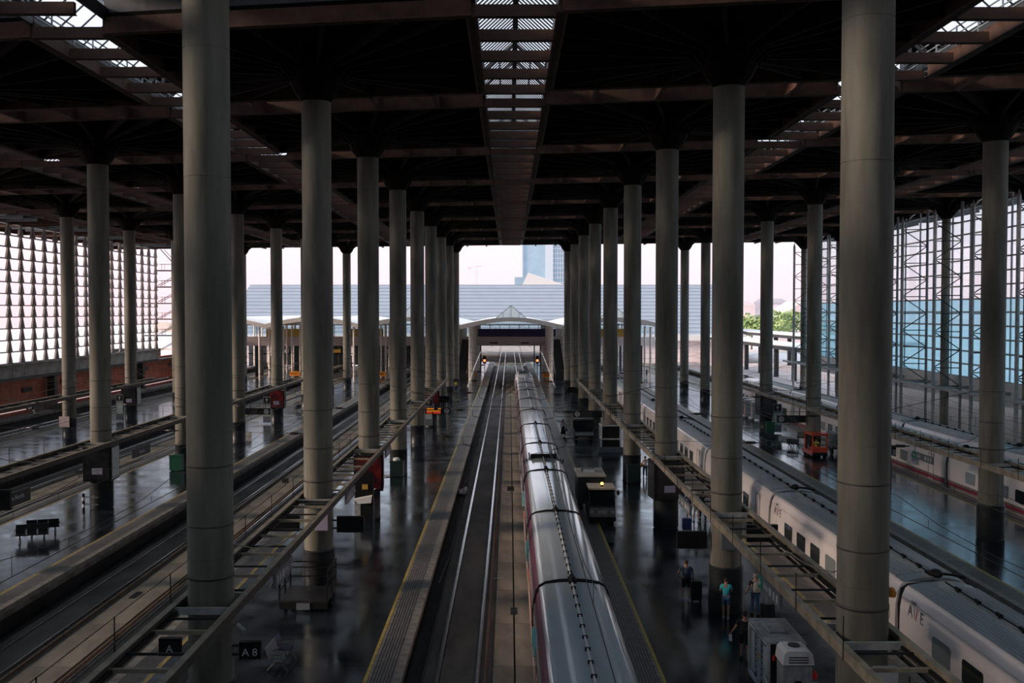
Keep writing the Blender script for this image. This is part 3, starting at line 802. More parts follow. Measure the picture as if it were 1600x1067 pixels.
# ------------------------------------------------------------------ overhead wires
for i, (cx, xa, xb) in enumerate(TRACKS):
    for s in (-1, 1):
        x = cx+s*2.15
        t = thing('overhead_wire', 'thin dark overhead wire above %s' % {
            (0,-1):'the far left track by the brick wall',(0,1):'the track left of the third platform',(1,-1):'the track beside the left back platform',(1,1):'the track at the back of the glossy left platform',
            (2,-1):'the dark track beside the left platform bench',(2,1):'the track under the left gantry',(3,-1):'the empty middle track',(3,1):'the magenta train roof',
            (4,-1):'the nearest white train',(4,1):'the empty track right of the nearest white train',(5,-1):'the train at the right platform',(5,1):'the train beside the glass wall'}[i, s], 'wire', (x, 0, 0))
        MB().bar((0, 15, 4.4), (0, 240, 4.4), .022).build('contact_wire', M['wire'], t)
        m = MB(); P = []
        for n in range(-1, 12):
            yc = colY(x, n)
            P += [(0, yc, 5.1), (0, yc+4, 4.72), (0, yc+8, 4.62), (0, yc+12, 4.72)]
        for a, b in zip(P[:-1], P[1:]): m.bar(a, b, .018)
        m.build('carrier_wire', M['wire'], t)
        m = MB()
        for a in P: m.bar((0, a[1]+1, 4.4), (0, a[1]+1, a[2]), .014)
        m.build('dropper', M['wire'], t)
rows = ['l3', 'l2', 'l1', 'r1', 'r2']
gapname = {('l3','l2'): 'the left back tracks', ('l2','l1'): 'the tracks under the left gantry', ('l1','r1'): 'the middle tracks', ('r1','r2'): 'the nearest white train'}
for a, b in zip(rows[:-1], rows[1:]):
    for n in range(1, 7):
        xa, ya = ROWX[a]+.66, colY(ROWX[a], n); xb, yb = ROWX[b]-.66, colY(ROWX[b], n)
        t = thing('span_wire', '%s cross-span wire with dark insulators between columns over %s' % (ORD[n-1], gapname[a, b]), 'wire', (0, 0, 0), 0, 'cross-span wires over ' + gapname[a, b])
        MB().bar((xa, ya, 5.07), (xb, yb, 5.07), .016).build('lower_span', M['wire'], t)
        MB().tube([(xa, ya, 8.27), ((2*xa+xb)/3, (2*ya+yb)/3, 6.9), ((xa+2*xb)/3, (ya+2*yb)/3, 6.9), (xb, yb, 8.27)], .014, 4).build('upper_span', M['wire'], t)
        for f in ((4.1)/(xb-xa), 1-(4.1)/(xb-xa)):
            m = MB(); c = Vector((xa+(xb-xa)*f, ya+(yb-ya)*f, 5.07))
            m.tube([c+Vector((-.5,.08,0)), c+Vector((-.3,.05,0)), c+Vector((-.22,.03,0)), c+Vector((.22,-.03,0)), c+Vector((.3,-.05,0)), c+Vector((.5,-.08,0))], [.03,.04,.085,.085,.04,.03], 8)
            m.build('insulator', M['porcelain'], t)
        for k, f in enumerate((.33, .67)):
            c = Vector((xa+(xb-xa)*f, ya+(yb-ya)*f, 5.07)); cx = (xa+xb)/2 + (-2.15 if k == 0 else 2.15); ss = -1 if k == 0 else 1
            m = MB().tube([(cx+ss*.1, c.y, 4.42), (cx+ss*.9, c.y, 4.62), (cx+ss*.95, c.y, 5.05)], .022, 5); m.build('steady_arm', M['black'], t)

#PART3
# ------------------------------------------------------------------ beyond the hall
def mk(name, label, cat, mb, mt, loc=(0,0,0), rz=0, group=None):
    return tag(mb.build(name, mt, None, loc, rz), label, cat, group)
# arched canopies over the far ends of the platforms
CN = {-3: 'far left', -2: 'second from the left', -1: 'third from the left, left of the middle tracks', 0: 'over the middle tracks', 1: 'right of the middle tracks'}
for k in range(-3, 2):
    xc = .28 + 17.75*k
    t = thing('arched_canopy', 'cream arched station canopy with pyramid rooflight, %s' % CN[k], 'canopy', (xc, 172+SK*xc, 0))
    P = [(-8.85+17.7*i/12, 9.55+1.35*math.cos((i/12-.5)*PI)) for i in range(13)]
    Q = P + [(x, z+.75) for x, z in reversed(P)]
    MB().extr(Q, 0, .8, smooth=False).build('fascia', M['cream'], t)
    R_ = [(x, z+.45) for x, z in P] + [(x, z+.75) for x, z in reversed(P)]
    MB().extr(R_, .8, 70).build('roof_shell', M['cream'], t)
    MB().add([(-2.8,1.5,11.35),(2.8,1.5,11.35),(2.8,7.1,11.35),(-2.8,7.1,11.35),(0,4.3,13.7)], [(0,1,4),(1,2,4),(2,3,4),(3,0,4),(3,2,1,0)]).build('pyramid_rooflight', M['cream'], t)
    m = MB().box(-2.9, 2.9, 1.4, 7.2, 10.9, 11.4)
    m.build('rooflight_kerb', M['greysteel'], t)
    m = MB()
    for a, b in (((-1.4,2.9,12.53),(-1.4,1.5,11.38)), ((0,4.25,13.72),(0,1.45,11.38)), ((1.4,2.9,12.53),(1.4,1.5,11.38)), ((-2.8,1.5,11.38),(0,4.3,13.74)), ((2.8,1.5,11.38),(0,4.3,13.74))): m.bar(a, b, .09)
    m.build('glazing_bar', M['galv'], t)
    for s in (-1, 1):
        for i in range(9):
            MB().tube([(s*7.2, 1.5+7.5*i, 0), (s*7.2, 1.5+7.5*i, 9.9)], .19, 8).build('post', M['cream'], t)
    if k in (-3, -2, 0): pass
# footbridge
t = thing('footbridge', 'grey footbridge with dark purple banner crossing behind the middle canopy', 'footbridge', (0, 205, 0))
MB().box(-60, 30, 0, 4, 5.6, 7.4).build('deck', M['signgrey'] if False else M['farwall'], t)
MB().box(-6.5, 9.5, -.12, -.02, 7.5, 9.1).build('purple_banner', M['purple'], t, label='dark purple banner')
MB().box(-7.6, -6.6, -.12, -.02, 7.4, 9.8).build('yellow_panel', M['ochre'], t, label='yellow end panel')
for x0 in (-50, -33, 18):
    MB().box(x0, x0+7, -.12, -.02, 7.5, 9.1).build('yellow_banner', M['ochre'], t, label='yellow banner')
m = MB()
for i in range(46): m.bar((-60+2*i, 0, 7.4), (-60+2*i, 0, 9.9), .12)
m.bar((-60, 0, 9.9), (30, 0, 9.9), .2); m.build('window_frame', M['galv'], t)
MB().box(-60, 30, 3.6, 3.8, 7.4, 10.4).build('rear_panel', M['wallglass'], t)
for x in (-52, -44, -26.5, -17.7, -9, 9.5, 18, 27): MB().box(x-.5, x+.5, .5, 3.5, -1, 5.6).build('bridge_pier', M['darksteel'], t)
for x in (-3.2, 3.2): MB().cbox(x, -.3, 6.2, 1.7, .5, .25).build('bridge_lamp', M['black'], t)
for s, lab in ((-1, 'left'), (1, 'right')):
    t = thing('escalator', 'dark escalator descending beside the %s side of the middle tracks' % lab, 'escalator', (.3+s*9.2, 186, 0))
    m = MB(); m.add([(-.9,0,0),(.9,0,0),(.9,19,5.6),(-.9,19,5.6),(-.9,0,1.1),(.9,0,1.1),(.9,19,6.9),(-.9,19,6.9)], [(0,3,2,1),(4,5,6,7),(0,1,5,4),(1,2,6,5),(2,3,7,6),(3,0,4,7)])
    m.build('flight', M['darksteel'], t)
    m = MB()
    for x in (-.95, .95): m.bar((x,0,1.15),(x,19,6.95), .12)
    m.build('handrail', M['cream'], t)
# beige conduits bending down from the columns by the exit
for s, lab in ((-1, 'left'), (1, 'right')):
    t = MB().tube([(s*6.6, 150, 1.2), (s*6.0, 160, 3.4), (s*5.3, 168, 5.4), (s*5.3, 178, 5.6)], .09, 6)
    mk('handrail', 'pale slanting rail by the %s exit column' % lab, 'rail', t, M['cream'], (.27, 0, 0)) 
for s, lab in ((-1, 'left'), (1, 'right')):
    t = thing('signal_post', 'railway signal glowing red at the %s of the exit tracks' % lab, 'signal', (.3+s*5.2, 196, 0), 0)
    MB().tube([(0,0,0),(0,0,3.4)], .07, 8).build('post', M['darksteel'], t)
    MB().box(-.3, .3, -.2, .1, 2.4, 3.9).build('housing', M['black'], t)
    MB().ball((0, -.24, 3.0), .24).build('lamp', M['redlamp'], t)
for x, lab in ((-7.3, 'left of the middle tracks'), (7.3, 'right of the middle tracks'), (-41.3, 'on the second left platform'), (-24.5, 'left of the fourth column')):
    y = 188+SK*x*.5
    t = thing('barrier_board', 'yellow barrier board at the platform end, %s' % lab, 'barrier', (x, y, 0), 0)
    P = [(-1.0, .25), (.8, .25), (1.05, .45), (1.05, .95), (.8, 1.15), (-1.0, 1.15)]
    MB().extr(P, -.05, .05).build('board', M['orange'], t)
    for xx in (-.7, .6): MB().box(xx-.05, xx+.05, .06, .12, 0, 1.0).build('leg', M['darksteel'], t)
    for i in range(5): MB().box(-.75+.28*i, -.58+.28*i, -.056, -.05, .6, .8).build('dark_mark', M['black'], t)
# big grey-blue roof of the old hall
t = thing('station_hall', 'huge pale blue-grey seamed roof of the old hall behind the canopies', 'building', (0, 0, 0))
xa, xb = -78, 62; ya, za, yb, zb = 262, 6.2, 300, 20.6
MB().add([(xa,ya,za),(xb,ya,za),(xb,yb,zb),(xa,yb,zb),(xa,yb+30,zb-9),(xb,yb+30,zb-9)], [(0,1,2,3),(3,2,5,4)]).build('roof', M['hallroof'], t)
for i in range(1, 15):
    f = i/14; MB().bar((xa, ya+(yb-ya)*f, za+(zb-za)*f+.05), (xb, ya+(yb-ya)*f, za+(zb-za)*f+.05), .14).build('roof_seam', M['seam'], t)
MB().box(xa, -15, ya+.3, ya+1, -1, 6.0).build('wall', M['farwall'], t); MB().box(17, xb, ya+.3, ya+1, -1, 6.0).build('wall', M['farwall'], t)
MB().box(xa, xb, ya-1.4, ya+1.2, 5.0, 6.6).build('gutter', M['white'], t)
m = MB()
for i in range(16):
    x = -78+8*i; m.bar((x, ya+8, za+3.2), (x+4, ya+1, za+.6), .2)
m.build('stay_bars', M['seam'], t)
# glass office tower
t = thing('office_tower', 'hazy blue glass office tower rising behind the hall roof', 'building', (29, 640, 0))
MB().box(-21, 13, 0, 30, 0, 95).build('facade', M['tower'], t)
MB().box(-6, -1, -1.0, 0, 0, 95).build('pale_pier', M['towerframe'], t)
MB().box(-20.9, -20.2, -.6, 0, 0, 95).build('corner_fin', M['towerframe'], t)
FL = MB().box(0, 14, -.45, 0, 0, .5).mesh('floor_band', M['towerframe'])
for i in range(22): inst('floor_band', FL, t, (-1, 0, 28+3.1*i))
VM = MB().box(-.16, .16, -.6, 0, 0, 95).mesh('vertical_fin', M['towerframe'])
for i in range(9): inst('vertical_fin', VM, t, (.6+1.5*i, 0, 0))
t = thing('far_building', 'small flat grey-blue block left of the office tower', 'building', (2.2, 420, 0))
MB().box(0, 10, 0, 12, 0, 27.2).build('block', M['tower'], t); MB().box(-1.2, 8, -1, 0, 0, 23.5).build('front_wall', M['white'], t)
m = MB().add([(0,0,22),(3,0,28.3),(18,0,23.3),(18,12,23.3),(3,12,28.3),(0,12,22),(18,0,20),(18,12,20),(0,0,20),(0,12,20)], [(8,6,2,1,0),(0,1,4,5),(1,2,3,4),(2,6,7,3),(5,4,3,7,9),(0,5,9,8)])
mk('sail_roof', 'white pointed wedge roof in front of the office tower', 'roof', m, M['white'], (4.5, 400, 0))
t = thing('tower_crane', 'tiny pale tower crane on the skyline above the hall roof', 'crane', (-33, 1000, 0))
MB().bar((0,0,0),(0,0,58), 1.0).build('mast', M['farwall'], t); MB().bar((-8,0,57),(6,0,58.5), .9).build('jib', M['farwall'], t); MB().cbox(-7, 0, 56, 2, 2, 3).build('counterweight', M['farwall'], t)
# outside on the right: low canopies, hazy building, greenery
for i, (x0, x1, y0, y1, z, lab) in enumerate(((50, 57.5, 158, 258, 6.3, 'nearest'), (63.5, 73, 175, 330, 7.2, 'second'))):
    t = thing('platform_canopy', '%s long low pale canopy outside the open right end of the hall' % lab, 'canopy', (0, 0, 0), 0)
    MB().box(x0, x1, y0, y1, z, z+.12).build('roof_sheet', M['white'], t)
    MB().box(x0-.1, x1+.1, y0, y1, z-.7, z-.02).build('edge_beam', M['darksteel'], t)
    for j in range(8): MB().box((x0+x1)/2-.4, (x0+x1)/2+.4, y0+4+12.6*j, y0+4.8+12.6*j, -.5, z-.7).build('post', M['darksteel'], t)
def leafy(label, x, y, r, h, n=700):
    t = thing('leafy_tree', label, 'tree', (x, y, -.5), 0, 'trees outside beyond the right platforms')
    MB().tube([(0,0,0),(.1,0,h*.4),(0,.1,h*.75)], [.35,.25,.1], 7).build('trunk', M['bark'], t)
    m = MB()
    blobs = [(random.gauss(0, r*.4), random.gauss(0, r*.4), h*.55+random.random()*h*.4, r*random.uniform(.35,.6)) for _ in range(9)]
    for i in range(n):
        b = random.choice(blobs); d = Vector((random.gauss(0,1), random.gauss(0,1), random.gauss(0,1))).normalized()*b[3]*random.uniform(.6,1)
        c = Vector(b[:3])+d; u = Vector((random.gauss(0,1), random.gauss(0,1), random.gauss(0,1))).normalized(); v = u.cross(d).normalized() if u.cross(d).length > .01 else Vector((1,0,0)); s = r*.11
        m.add([c-u*s, c+v*s*.6, c+u*s, c-v*s*.6], [(0,1,2,3)])
    tag(m.build('foliage', M['leaf'], t), kind='stuff')
for i, (x, y, r, h) in enumerate(((84,345,6,11.5),(91,338,6,12.5),(99,350,7,11),(79,355,6,10),(106,340,6,9.5),(112,350,6,8.5),(72,360,5,9.5))):
    leafy(['tall bright tree at the left of the far greenery', 'bushy bright tree in the middle of the far greenery', 'broad tree in front of the pitched-roof building',
           'lower tree behind the right platform columns', 'small tree under the pitched-roof building', 'lowest tree at the right end of the far greenery', 'hidden small tree at the left end of the far greenery'][i], x, y, r, h)
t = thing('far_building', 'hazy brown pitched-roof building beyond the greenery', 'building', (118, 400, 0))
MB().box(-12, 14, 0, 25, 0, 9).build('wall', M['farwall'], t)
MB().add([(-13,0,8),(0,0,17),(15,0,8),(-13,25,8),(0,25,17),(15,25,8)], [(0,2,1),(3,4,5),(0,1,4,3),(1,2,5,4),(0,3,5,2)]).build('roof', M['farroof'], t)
for i, (x, y, w, h, lab) in enumerate(((140, 640, 18, 20, 'low hazy rooftop left on the right-hand skyline'), (163, 620, 14, 17, 'low hazy rooftop on the right-hand skyline'), (172, 700, 26, 22, 'wide hazy block on the right-hand skyline'))):
    t = thing('far_building', lab, 'building', (x, y, 0)); MB().box(0, w, 0, 15, 0, h-3).build('wall', M['farwall'], t)
    MB().add([(0,0,h-3),(w,0,h-3),(w,15,h-3),(0,15,h-3),(w*.2,7,h),(w*.8,7,h)], [(0,1,5,4),(1,2,5),(2,3,4,5),(3,0,4),(3,2,1,0)]).build('roof', M['farroof'], t)
# stair platforms on the end of the left wall
t = thing('service_stair', 'open steel stair platforms bracketed to the end of the left louvred wall', 'stair', (-60.2, 176.8, 0))
for i, z in enumerate((19.9, 17.0, 14.1, 11.3, 8.4)):
    MB().box(-2.2 if i < 2 else -4.6, 3.6, -.5, .9, z-.12, z+.06).build('landing', M['steel'], t)
    m = MB()
    for s in (-.5, .9):
        m.bar((-2, s, z-2.7), (2.6, s, z-.1), .09); 
        m.bar((-1.2, s, z+.06), (-1.2, s, z+1.1), .05); m.bar((3.5, s, z+.06), (3.5, s, z+1.1), .04); m.bar((1.2, s, z+.06), (1.2, s, z+1.1), .04)
        m.bar((-2, s, z+1.1), (3.5, s, z+1.1), .05)
    m.build('bracing', M['steel'], t)
m = MB()
for i in range(9): m.bar((2.6 if i % 2 else 1.0, .2, 8.4+1.5*i), (1.0 if i % 2 else 2.6, .2, 9.9+1.5*i), .12)
m.bar((-1.6,.2,23.6),(1.8,.2,19.9), .12); m.bar((-1.0,.2,23.6),(2.4,.2,19.9), .08)
m.build('stair_flight', M['steel'], t)
t = thing('portal_frame', 'white portal frame building seen past the end of the left wall', 'building', (-68.5, 197, 0))
MB().box(-2, 3, 0, 8, 8.6, 10.6).build('roof_slab', M['cream'], t)
for x in (-1.6, 2.6): MB().box(x-.25, x+.25, 0, .5, 3.2, 8.6).build('post', M['cream'], t)
MB().box(-2, 3, 0, .5, 5.0, 5.4).build('cross_beam', M['cream'], t)
MB().box(0, 3, 5, 6, 3, 8.4).build('back_wall', M['brick'], t, label='red back wall')
MB().box(-6, 1.6, -10, -6, 3.9, 5.6).build('dark_box', M['black'], t, label='dark low box')

# concourse front under the canopies
for x0, nb, lab in ((-62, 8, 'left of the exit'), (11, 3, 'right of the exit')):
    t = thing('concourse_front', 'dark glazed concourse front with pale frames behind the footbridge, ' + lab, 'building', (x0, 236, 0))
    for i in range(nb):
        x = 6.2*i
        MB().box(x+.2, x+4.4, 0, .6, 0, 5.4).build('dark_bay', M['darksteel'] if i % 3 else M['window'], t)
        MB().box(x+4.7, x+5.1, -.2, .8, -.5, 5.6).build('frame_post', M['cream'], t)
        if i % 2: MB().box(x+.8, x+3.4, -.1, -.02, 2.9, 3.7).build('coloured_panel', M['posterpale'] if i % 4 == 1 else M['ochre'], t)
        MB().box(x+5.2, x+6.0, .2, .4, 0, 2.2).build('low_panel', M['brick'] if i == 2 else M['signgrey'], t)
    MB().box(0, 6.2*nb, 0, 1, 2.55, 2.8).build('rail_beam', M['greysteel'], t)

# ------------------------------------------------------------------ people
def skin_mesh(name, joints, edges, mt, parent, root=0, sub=1, loc=(0,0,0)):
    me = bpy.data.meshes.new(name); me.from_pydata([j[0] for j in joints], edges, []); me.materials.append(mt)
    o = inst(name, me, parent, loc); sk = o.modifiers.new('skin', 'SKIN'); sk.use_smooth_shade = True
    lay = me.skin_vertices[0].data
    for i, j in enumerate(joints): lay[i].radius = (j[1], j[2] if len(j) > 2 else j[1])
    for i in range(len(joints)): lay[i].use_root = (i == root)
    ss = o.modifiers.new('sub', 'SUBSURF'); ss.levels = sub; ss.render_levels = 2
    return o
def hand(parent, p, d, side, mt):
    # palm and five curled fingers hanging from the wrist p along d
    m = MB(); p = Vector(p); d = Vector(d).normalized(); w = d.cross(Vector((0,0,1)))
    w = Vector((0,1,0)) if w.length < .3 else w.normalized()
    q = p+d*.075
    n_ = d.cross(w).normalized()
    m.bar(p, q+d*.01, .075, .03, up=n_)
    for i, (o, l) in enumerate(((-.03,.07),(-.01,.08),(.01,.075),(.03,.06))):
        a = q+w*o; b = a+d*l*.6; c = b+(d*.5+n_*side*.8).normalized()*l*.5
        m.tube([a, b, c], [.010,.009,.007], 5)
    a = p+d*.02-w*.035; m.tube([a, a+(d-w*.8).normalized()*.045, a+(d-w*.3).normalized()*.08], [.011,.010,.008], 5)
    return m.build('hand', mt, parent)
def person(label, px, py, h=1.72, face=0, top='blackcloth', bottom='blackcloth', legs='short', stride=.22, arms=((-.1,.15),(.1,.15)), hair='hair', sleeve=True, cap=None, pos=None, lean=0, skirt=False, seated=False, female=False, hairlong=False, armR=None, armL=None):
    pos = pos if pos else at(px, py, 0)
    t = thing('person', label, 'person', (pos[0], pos[1], pos[2] if len(pos) > 2 else 0), face)
    k = h/1.72; sw = .175 if female else .205
    def V(x, y, z): return (x*k, y*k, z*k)
    hipz = .90; st = stride
    hL, hR = V(-.09, 0, hipz), V(.09, 0, hipz)
    if seated:
        kL, kR = V(-.12, .42, .95), V(.12, .42, .95); aL, aR = V(-.12, .5, .52), V(.12, .5, .52)
    else:
        kL, kR = V(-.10, st*.55+.03, .49), V(.10, -st*.35+.04, .49); aL, aR = V(-.10, st, .09), V(.10, -st, .10)
    pel, wst, ch, nk = V(0, 0, .95), V(0, .01+lean*.4, 1.12), V(0, lean, 1.34), V(0, .01+lean, 1.50)
    hd, hd2 = V(0, .04+lean, 1.59), V(0, .03+lean, 1.66)
    sL, sR = V(-sw, lean, 1.42), V(sw, lean, 1.42)
    eL = V(*(armL[0] if armL else (-sw-.07, -.06+lean, 1.14))); wL = V(*(armL[1] if armL else (-sw-.09, .10+lean, .92)))
    eR = V(*(armR[0] if armR else (sw+.07, -.06+lean, 1.14))); wR = V(*(armR[1] if armR else (sw+.09, .10+lean, .92)))
    J = [(pel,.13*k,.10*k),(wst,.115*k,.09*k),(ch,.15*k,.10*k),(nk,.055*k),(V(0,.03+lean,1.58),.075*k,.085*k),(V(0,.025+lean,1.67),.075*k,.09*k),
         (sL,.052*k),(eL,.040*k),(wL,.026*k),(sR,.052*k),(eR,.040*k),(wR,.026*k),
         (hL,.088*k),(kL,.055*k),(aL,.036*k),(hR,.088*k),(kR,.055*k),(aR,.036*k)]
    E = [(0,1),(1,2),(2,3),(3,4),(4,5),(2,6),(6,7),(7,8),(2,9),(9,10),(10,11),(0,12),(12,13),(13,14),(0,15),(15,16),(16,17)]
    skin_mesh('body', J, E, M['skin'], t)
    # head details: nose, ears, eyes
    m = MB(); hy = (.03+lean)*k; hz = 1.60*k
    m.add([(0,hy+.115*k,hz-.02),(-.015,hy+.085*k,hz-.02),(.015,hy+.085*k,hz-.02),(0,hy+.085*k,hz+.035)], [(0,1,3),(0,3,2),(0,2,1)])
    for s in (-1, 1): m.ball((s*.080*k, hy, hz), .012, .02, .03, 6, 4)
    m.build('nose_and_ears', M['skin'], t)
    m = MB()
    for s in (-1, 1): m.ball((s*.03*k, hy+.082*k, hz+.03), .012, .008, .008, 6, 4)
    m.build('eyes', M['black'], t)
    m = MB().ball((0, hy-.018*k, 1.655*k), .092*k, .103*k, .085*k, 12, 8)
    if hairlong: m.tube([(0,hy-.06,1.66*k),(0,hy-.095,1.52*k),(0,hy-.09,1.40*k)], [.07,.075,.03], 8)
    m.build('hair', M[hair], t)
    for p, e, s in ((wL, eL, -1), (wR, eR, 1)): hand(t, p, Vector(p)-Vector(e), s, M['skin'])
    # clothes
    JS = [(pel,.150*k,.122*k),(wst,.138*k,.112*k),(ch,.172*k,.120*k),(V(0,lean,1.455),.075*k)]
    ES = [(0,1),(1,2),(2,3)]
    mid = lambda a, b, f: tuple(a[i]+(b[i]-a[i])*f for i in range(3))
    if sleeve:
        JS += [(sL,.070*k),(mid(sL,eL,.65),.058*k),(sR,.070*k),(mid(sR,eR,.65),.058*k)]; ES += [(2,4),(4,5),(2,6),(6,7)]
    skin_mesh('shirt', JS, ES, M[top], t)
    if skirt:
        MB().lathe([(.16*k,1.0*k),(.19*k,.85*k),(.25*k,.45*k),(.27*k,.2*k)][::-1], 16).build('skirt', M[bottom], t)
    else:
        f = .62 if legs == 'short' else 1.0
        if legs == 'short': eLn, eRn = mid(hL,kL,.85), mid(hR,kR,.85); JB = [(V(0,0,.97),.155*k,.125*k),(hL,.108*k),(eLn,.088*k),(hR,.108*k),(eRn,.088*k)]; EB = [(0,1),(1,2),(0,3),(3,4)]
        else: JB = [(V(0,0,.97),.152*k,.122*k),(hL,.108*k),(kL,.075*k),(mid(kL,aL,.92),.058*k),(hR,.108*k),(kR,.075*k),(mid(kR,aR,.92),.058*k)]; EB = [(0,1),(1,2),(2,3),(0,4),(4,5),(5,6)]
        skin_mesh('shorts' if legs == 'short' else 'trousers', JB, EB, M[bottom], t)
    for a in (aL, aR):
        m = MB(); z0 = a[2]-.09*k
        m.add([(a[0]-.045,a[1]-.08,z0),(a[0]+.045,a[1]-.08,z0),(a[0]+.05,a[1]+.17,z0),(a[0]-.05,a[1]+.17,z0),(a[0]-.04,a[1]-.06,z0+.10),(a[0]+.04,a[1]-.06,z0+.10),(a[0]+.035,a[1]+.14,z0+.05),(a[0]-.035,a[1]+.14,z0+.05)],
              [(0,3,2,1),(4,5,6,7),(0,1,5,4),(1,2,6,5),(2,3,7,6),(3,0,4,7)])
        m.build('shoe', M['shoe'] if top != 'blackcloth' else M['black'], t)
    if cap:
        m = MB().ball((0, hy-.01, 1.70*k), .104*k, .112*k, .075*k, 12, 6); m.box(-.07, .07, hy+.05, hy+.19*k, 1.67*k, 1.685*k)
        m.build('cap', M[cap], t)
    return t, k
def backpack(label, t, k, mt, size=(.30,.17,.44), lean=0):
    p = t.location; b = thing('backpack', label, 'backpack', (p.x, p.y, p.z), t.rotation_euler.z)
    m = MB(); w, d, h = size; z = 1.0*k
    m.lathe([(.02,0),(w*.5,.03),(w*.52,h*.5),(w*.45,h*.85),(w*.2,h)], 12)
    vs = [(x, y*d/w*1.05-.12-d/2+lean, zz+z) for x, y, zz in m.v]; m.v = vs; m.build('bag', M[mt], b)
    MB().box(-w*.35, w*.35, -.16-d+lean, -.11-d+lean, z+.05, z+.22).build('pocket', M[mt], b)
    for s in (-1, 1): MB().tube([(s*.1, -.13+lean, z+.42), (s*.12, 0+lean, z+.47), (s*.13, .14+lean, z+.35), (s*.13, .05+lean, z+.08), (s*.12, -.13+lean, z+.03)], .018, 5).build('strap', M[mt], b)
    return b
def suitcase(label, pos, rz, mt, w=.48, h=.70, d=.28, handle=.4):
    s = thing('suitcase', label, 'suitcase', (pos[0], pos[1], 0), rz)
    P = [(-w/2,.10),(-w/2+.04,.06),(w/2-.04,.06),(w/2,.10),(w/2,h-.04),(w/2-.05,h),(-w/2+.05,h),(-w/2,h-.04)]
    MB().extr(P, -d/2, d/2).build('shell', M[mt], s)
    for x in (-1, 1):
        for y in (-1, 1): MB().tube([(x*(w/2-.06)-.02, y*(d/2-.05), .03), (x*(w/2-.06)+.02, y*(d/2-.05), .03)], .03, 8).build('wheel', M['rubber'], s)
    m = MB(); 
    for x in (-.1, .1): m.bar((x, -d/2+.03, h-.02), (x, -d/2+.03, h+handle), .018)
    m.bar((-.11, -d/2+.03, h+handle), (.11, -d/2+.03, h+handle), .028); m.build('handle', M['galv'], s)
    for x in (-.12, 0, .12): MB().box(x-.015, x+.015, -d/2-.012, -d/2, .14, h-.08).build('ridge', M[mt], s)
    return s
p1, k = person('man in dark shorts wearing a blue backpack, leaning on a tall dark suitcase', 1072, 939, 1.78, .1, top='teal', bottom='blackcloth', stride=.16,
    armL=((-.36,-.02,1.20),(-.24,.10,1.0)), armR=((.30,.02,1.18),(.32,.08,.98)))
backpack('blue backpack on the man beside the tall suitcase', p1, k, 'navy', (.34,.20,.48))
q = p1.location; suitcase('tall dark suitcase under the hand of the man with the blue backpack', (q.x+.44, q.y+.02), 0, 'case', .46, .90, .3, .10)
person('woman in turquoise shirt and denim shorts standing at the ribbed column', 1134, 966, 1.66, -.25, top='turq', bottom='denim', stride=.07, female=True,
    armL=((-.24,.10,1.14),(-.08,.30,1.20)), armR=((.25,.08,1.14),(.16,.32,1.22)))
p3, k = person('person in black top and jeans with a pale grey backpack pulling a suitcase', 1180, 962, 1.74, .05, top='blackcloth', bottom='denim', legs='long', stride=.12, hair='greyhair',
    armR=((.30,-.02,1.18),(.36,-.12,.98)), armL=((-.30,-.02,1.16),(-.38,.06,.94)))
backpack('pale grey drawstring backpack on the person in jeans', p3, k, 'greycloth', (.32,.14,.46))
q = p3.location; suitcase('black suitcase behind the person in jeans, next to the hanging platform sign', (q.x+.42, q.y-.35), .2, 'case', .50, .62, .30, .35)
p4, k = person('man in black cap, black shirt and shorts walking with a paper in his hand', 1163, 1032, 1.76, -.15, top='blackcloth', bottom='blackcloth', stride=.24, cap='blackcloth', hair='hair',
    armL=((-.33,-.06,1.18),(-.46,.02,.98)))
backpack('small black backpack on the man in the black cap', p4, k, 'blackcloth', (.28,.12,.36))
q = p4.location; mk('paper_sheet', 'pale folded paper held by the man in the black cap', 'paper', MB().add([(-.05,0,-.22),(.07,.01,-.24),(.05,.02,.02),(-.06,.0,.0),(-.05,.012,-.22),(.07,.022,-.24),(.05,.032,.02),(-.06,.012,.0)],
    [(0,1,2,3),(7,6,5,4),(0,4,5,1),(1,5,6,2),(2,6,7,3),(3,7,4,0)]), M['paper'], (q.x-.49, q.y+.07, .92))
p5, k = person('woman in white top and dark skirt walking away beyond the advertising box', 1008, 747, 1.66, 0, top='whitecloth', bottom='teal', legs='long', stride=.18, female=True, hair='hair')
q = p5.location; b = thing('handbag', 'orange-brown handbag at the hip of the woman in white', 'bag', (q.x-.28, q.y, .86)); MB().lathe([(.03,0),(.15,.03),(.16,.16),(.08,.27),(.03,.30)], 10).build('bag', M['tan'], b)
MB().tube([(0,0,.28),(.12,.02,.5),(.26,0,.55)], .015, 5).build('strap', M['tan'], b)
for i, (px, py, tp, bt, lg, lab) in enumerate(((1077, 812, 'navy', 'teal', 'short', 'person in dark shorts with the blue suitcase, behind the right gantry'),
        (1088, 816, 'signgrey', 'greycloth', 'short', 'person in pale skirt-like shorts in the group behind the right gantry'),
        (1098, 812, 'blackcloth', 'blackcloth', 'long', 'person in long black trousers in the group behind the right gantry'),
        (1107, 815, 'whitecloth', 'navy', 'long', 'rightmost person of the group behind the right gantry, partly behind the column'))):
    person(lab, px, py, 1.72, .1*i, top=tp, bottom=bt, legs=lg, stride=.12+.03*i)
q = at(1073, 829); suitcase('royal blue suitcase standing behind the group under the right gantry', (q.x, q.y), 0, 'bluecase', .5, .72, .3, .3)
p7, k = person('woman in white top and long dark skirt walking along the magenta train', 880, 681, 1.7, .1, top='whitecloth', bottom='blackcloth', skirt=True, stride=.15, female=True)
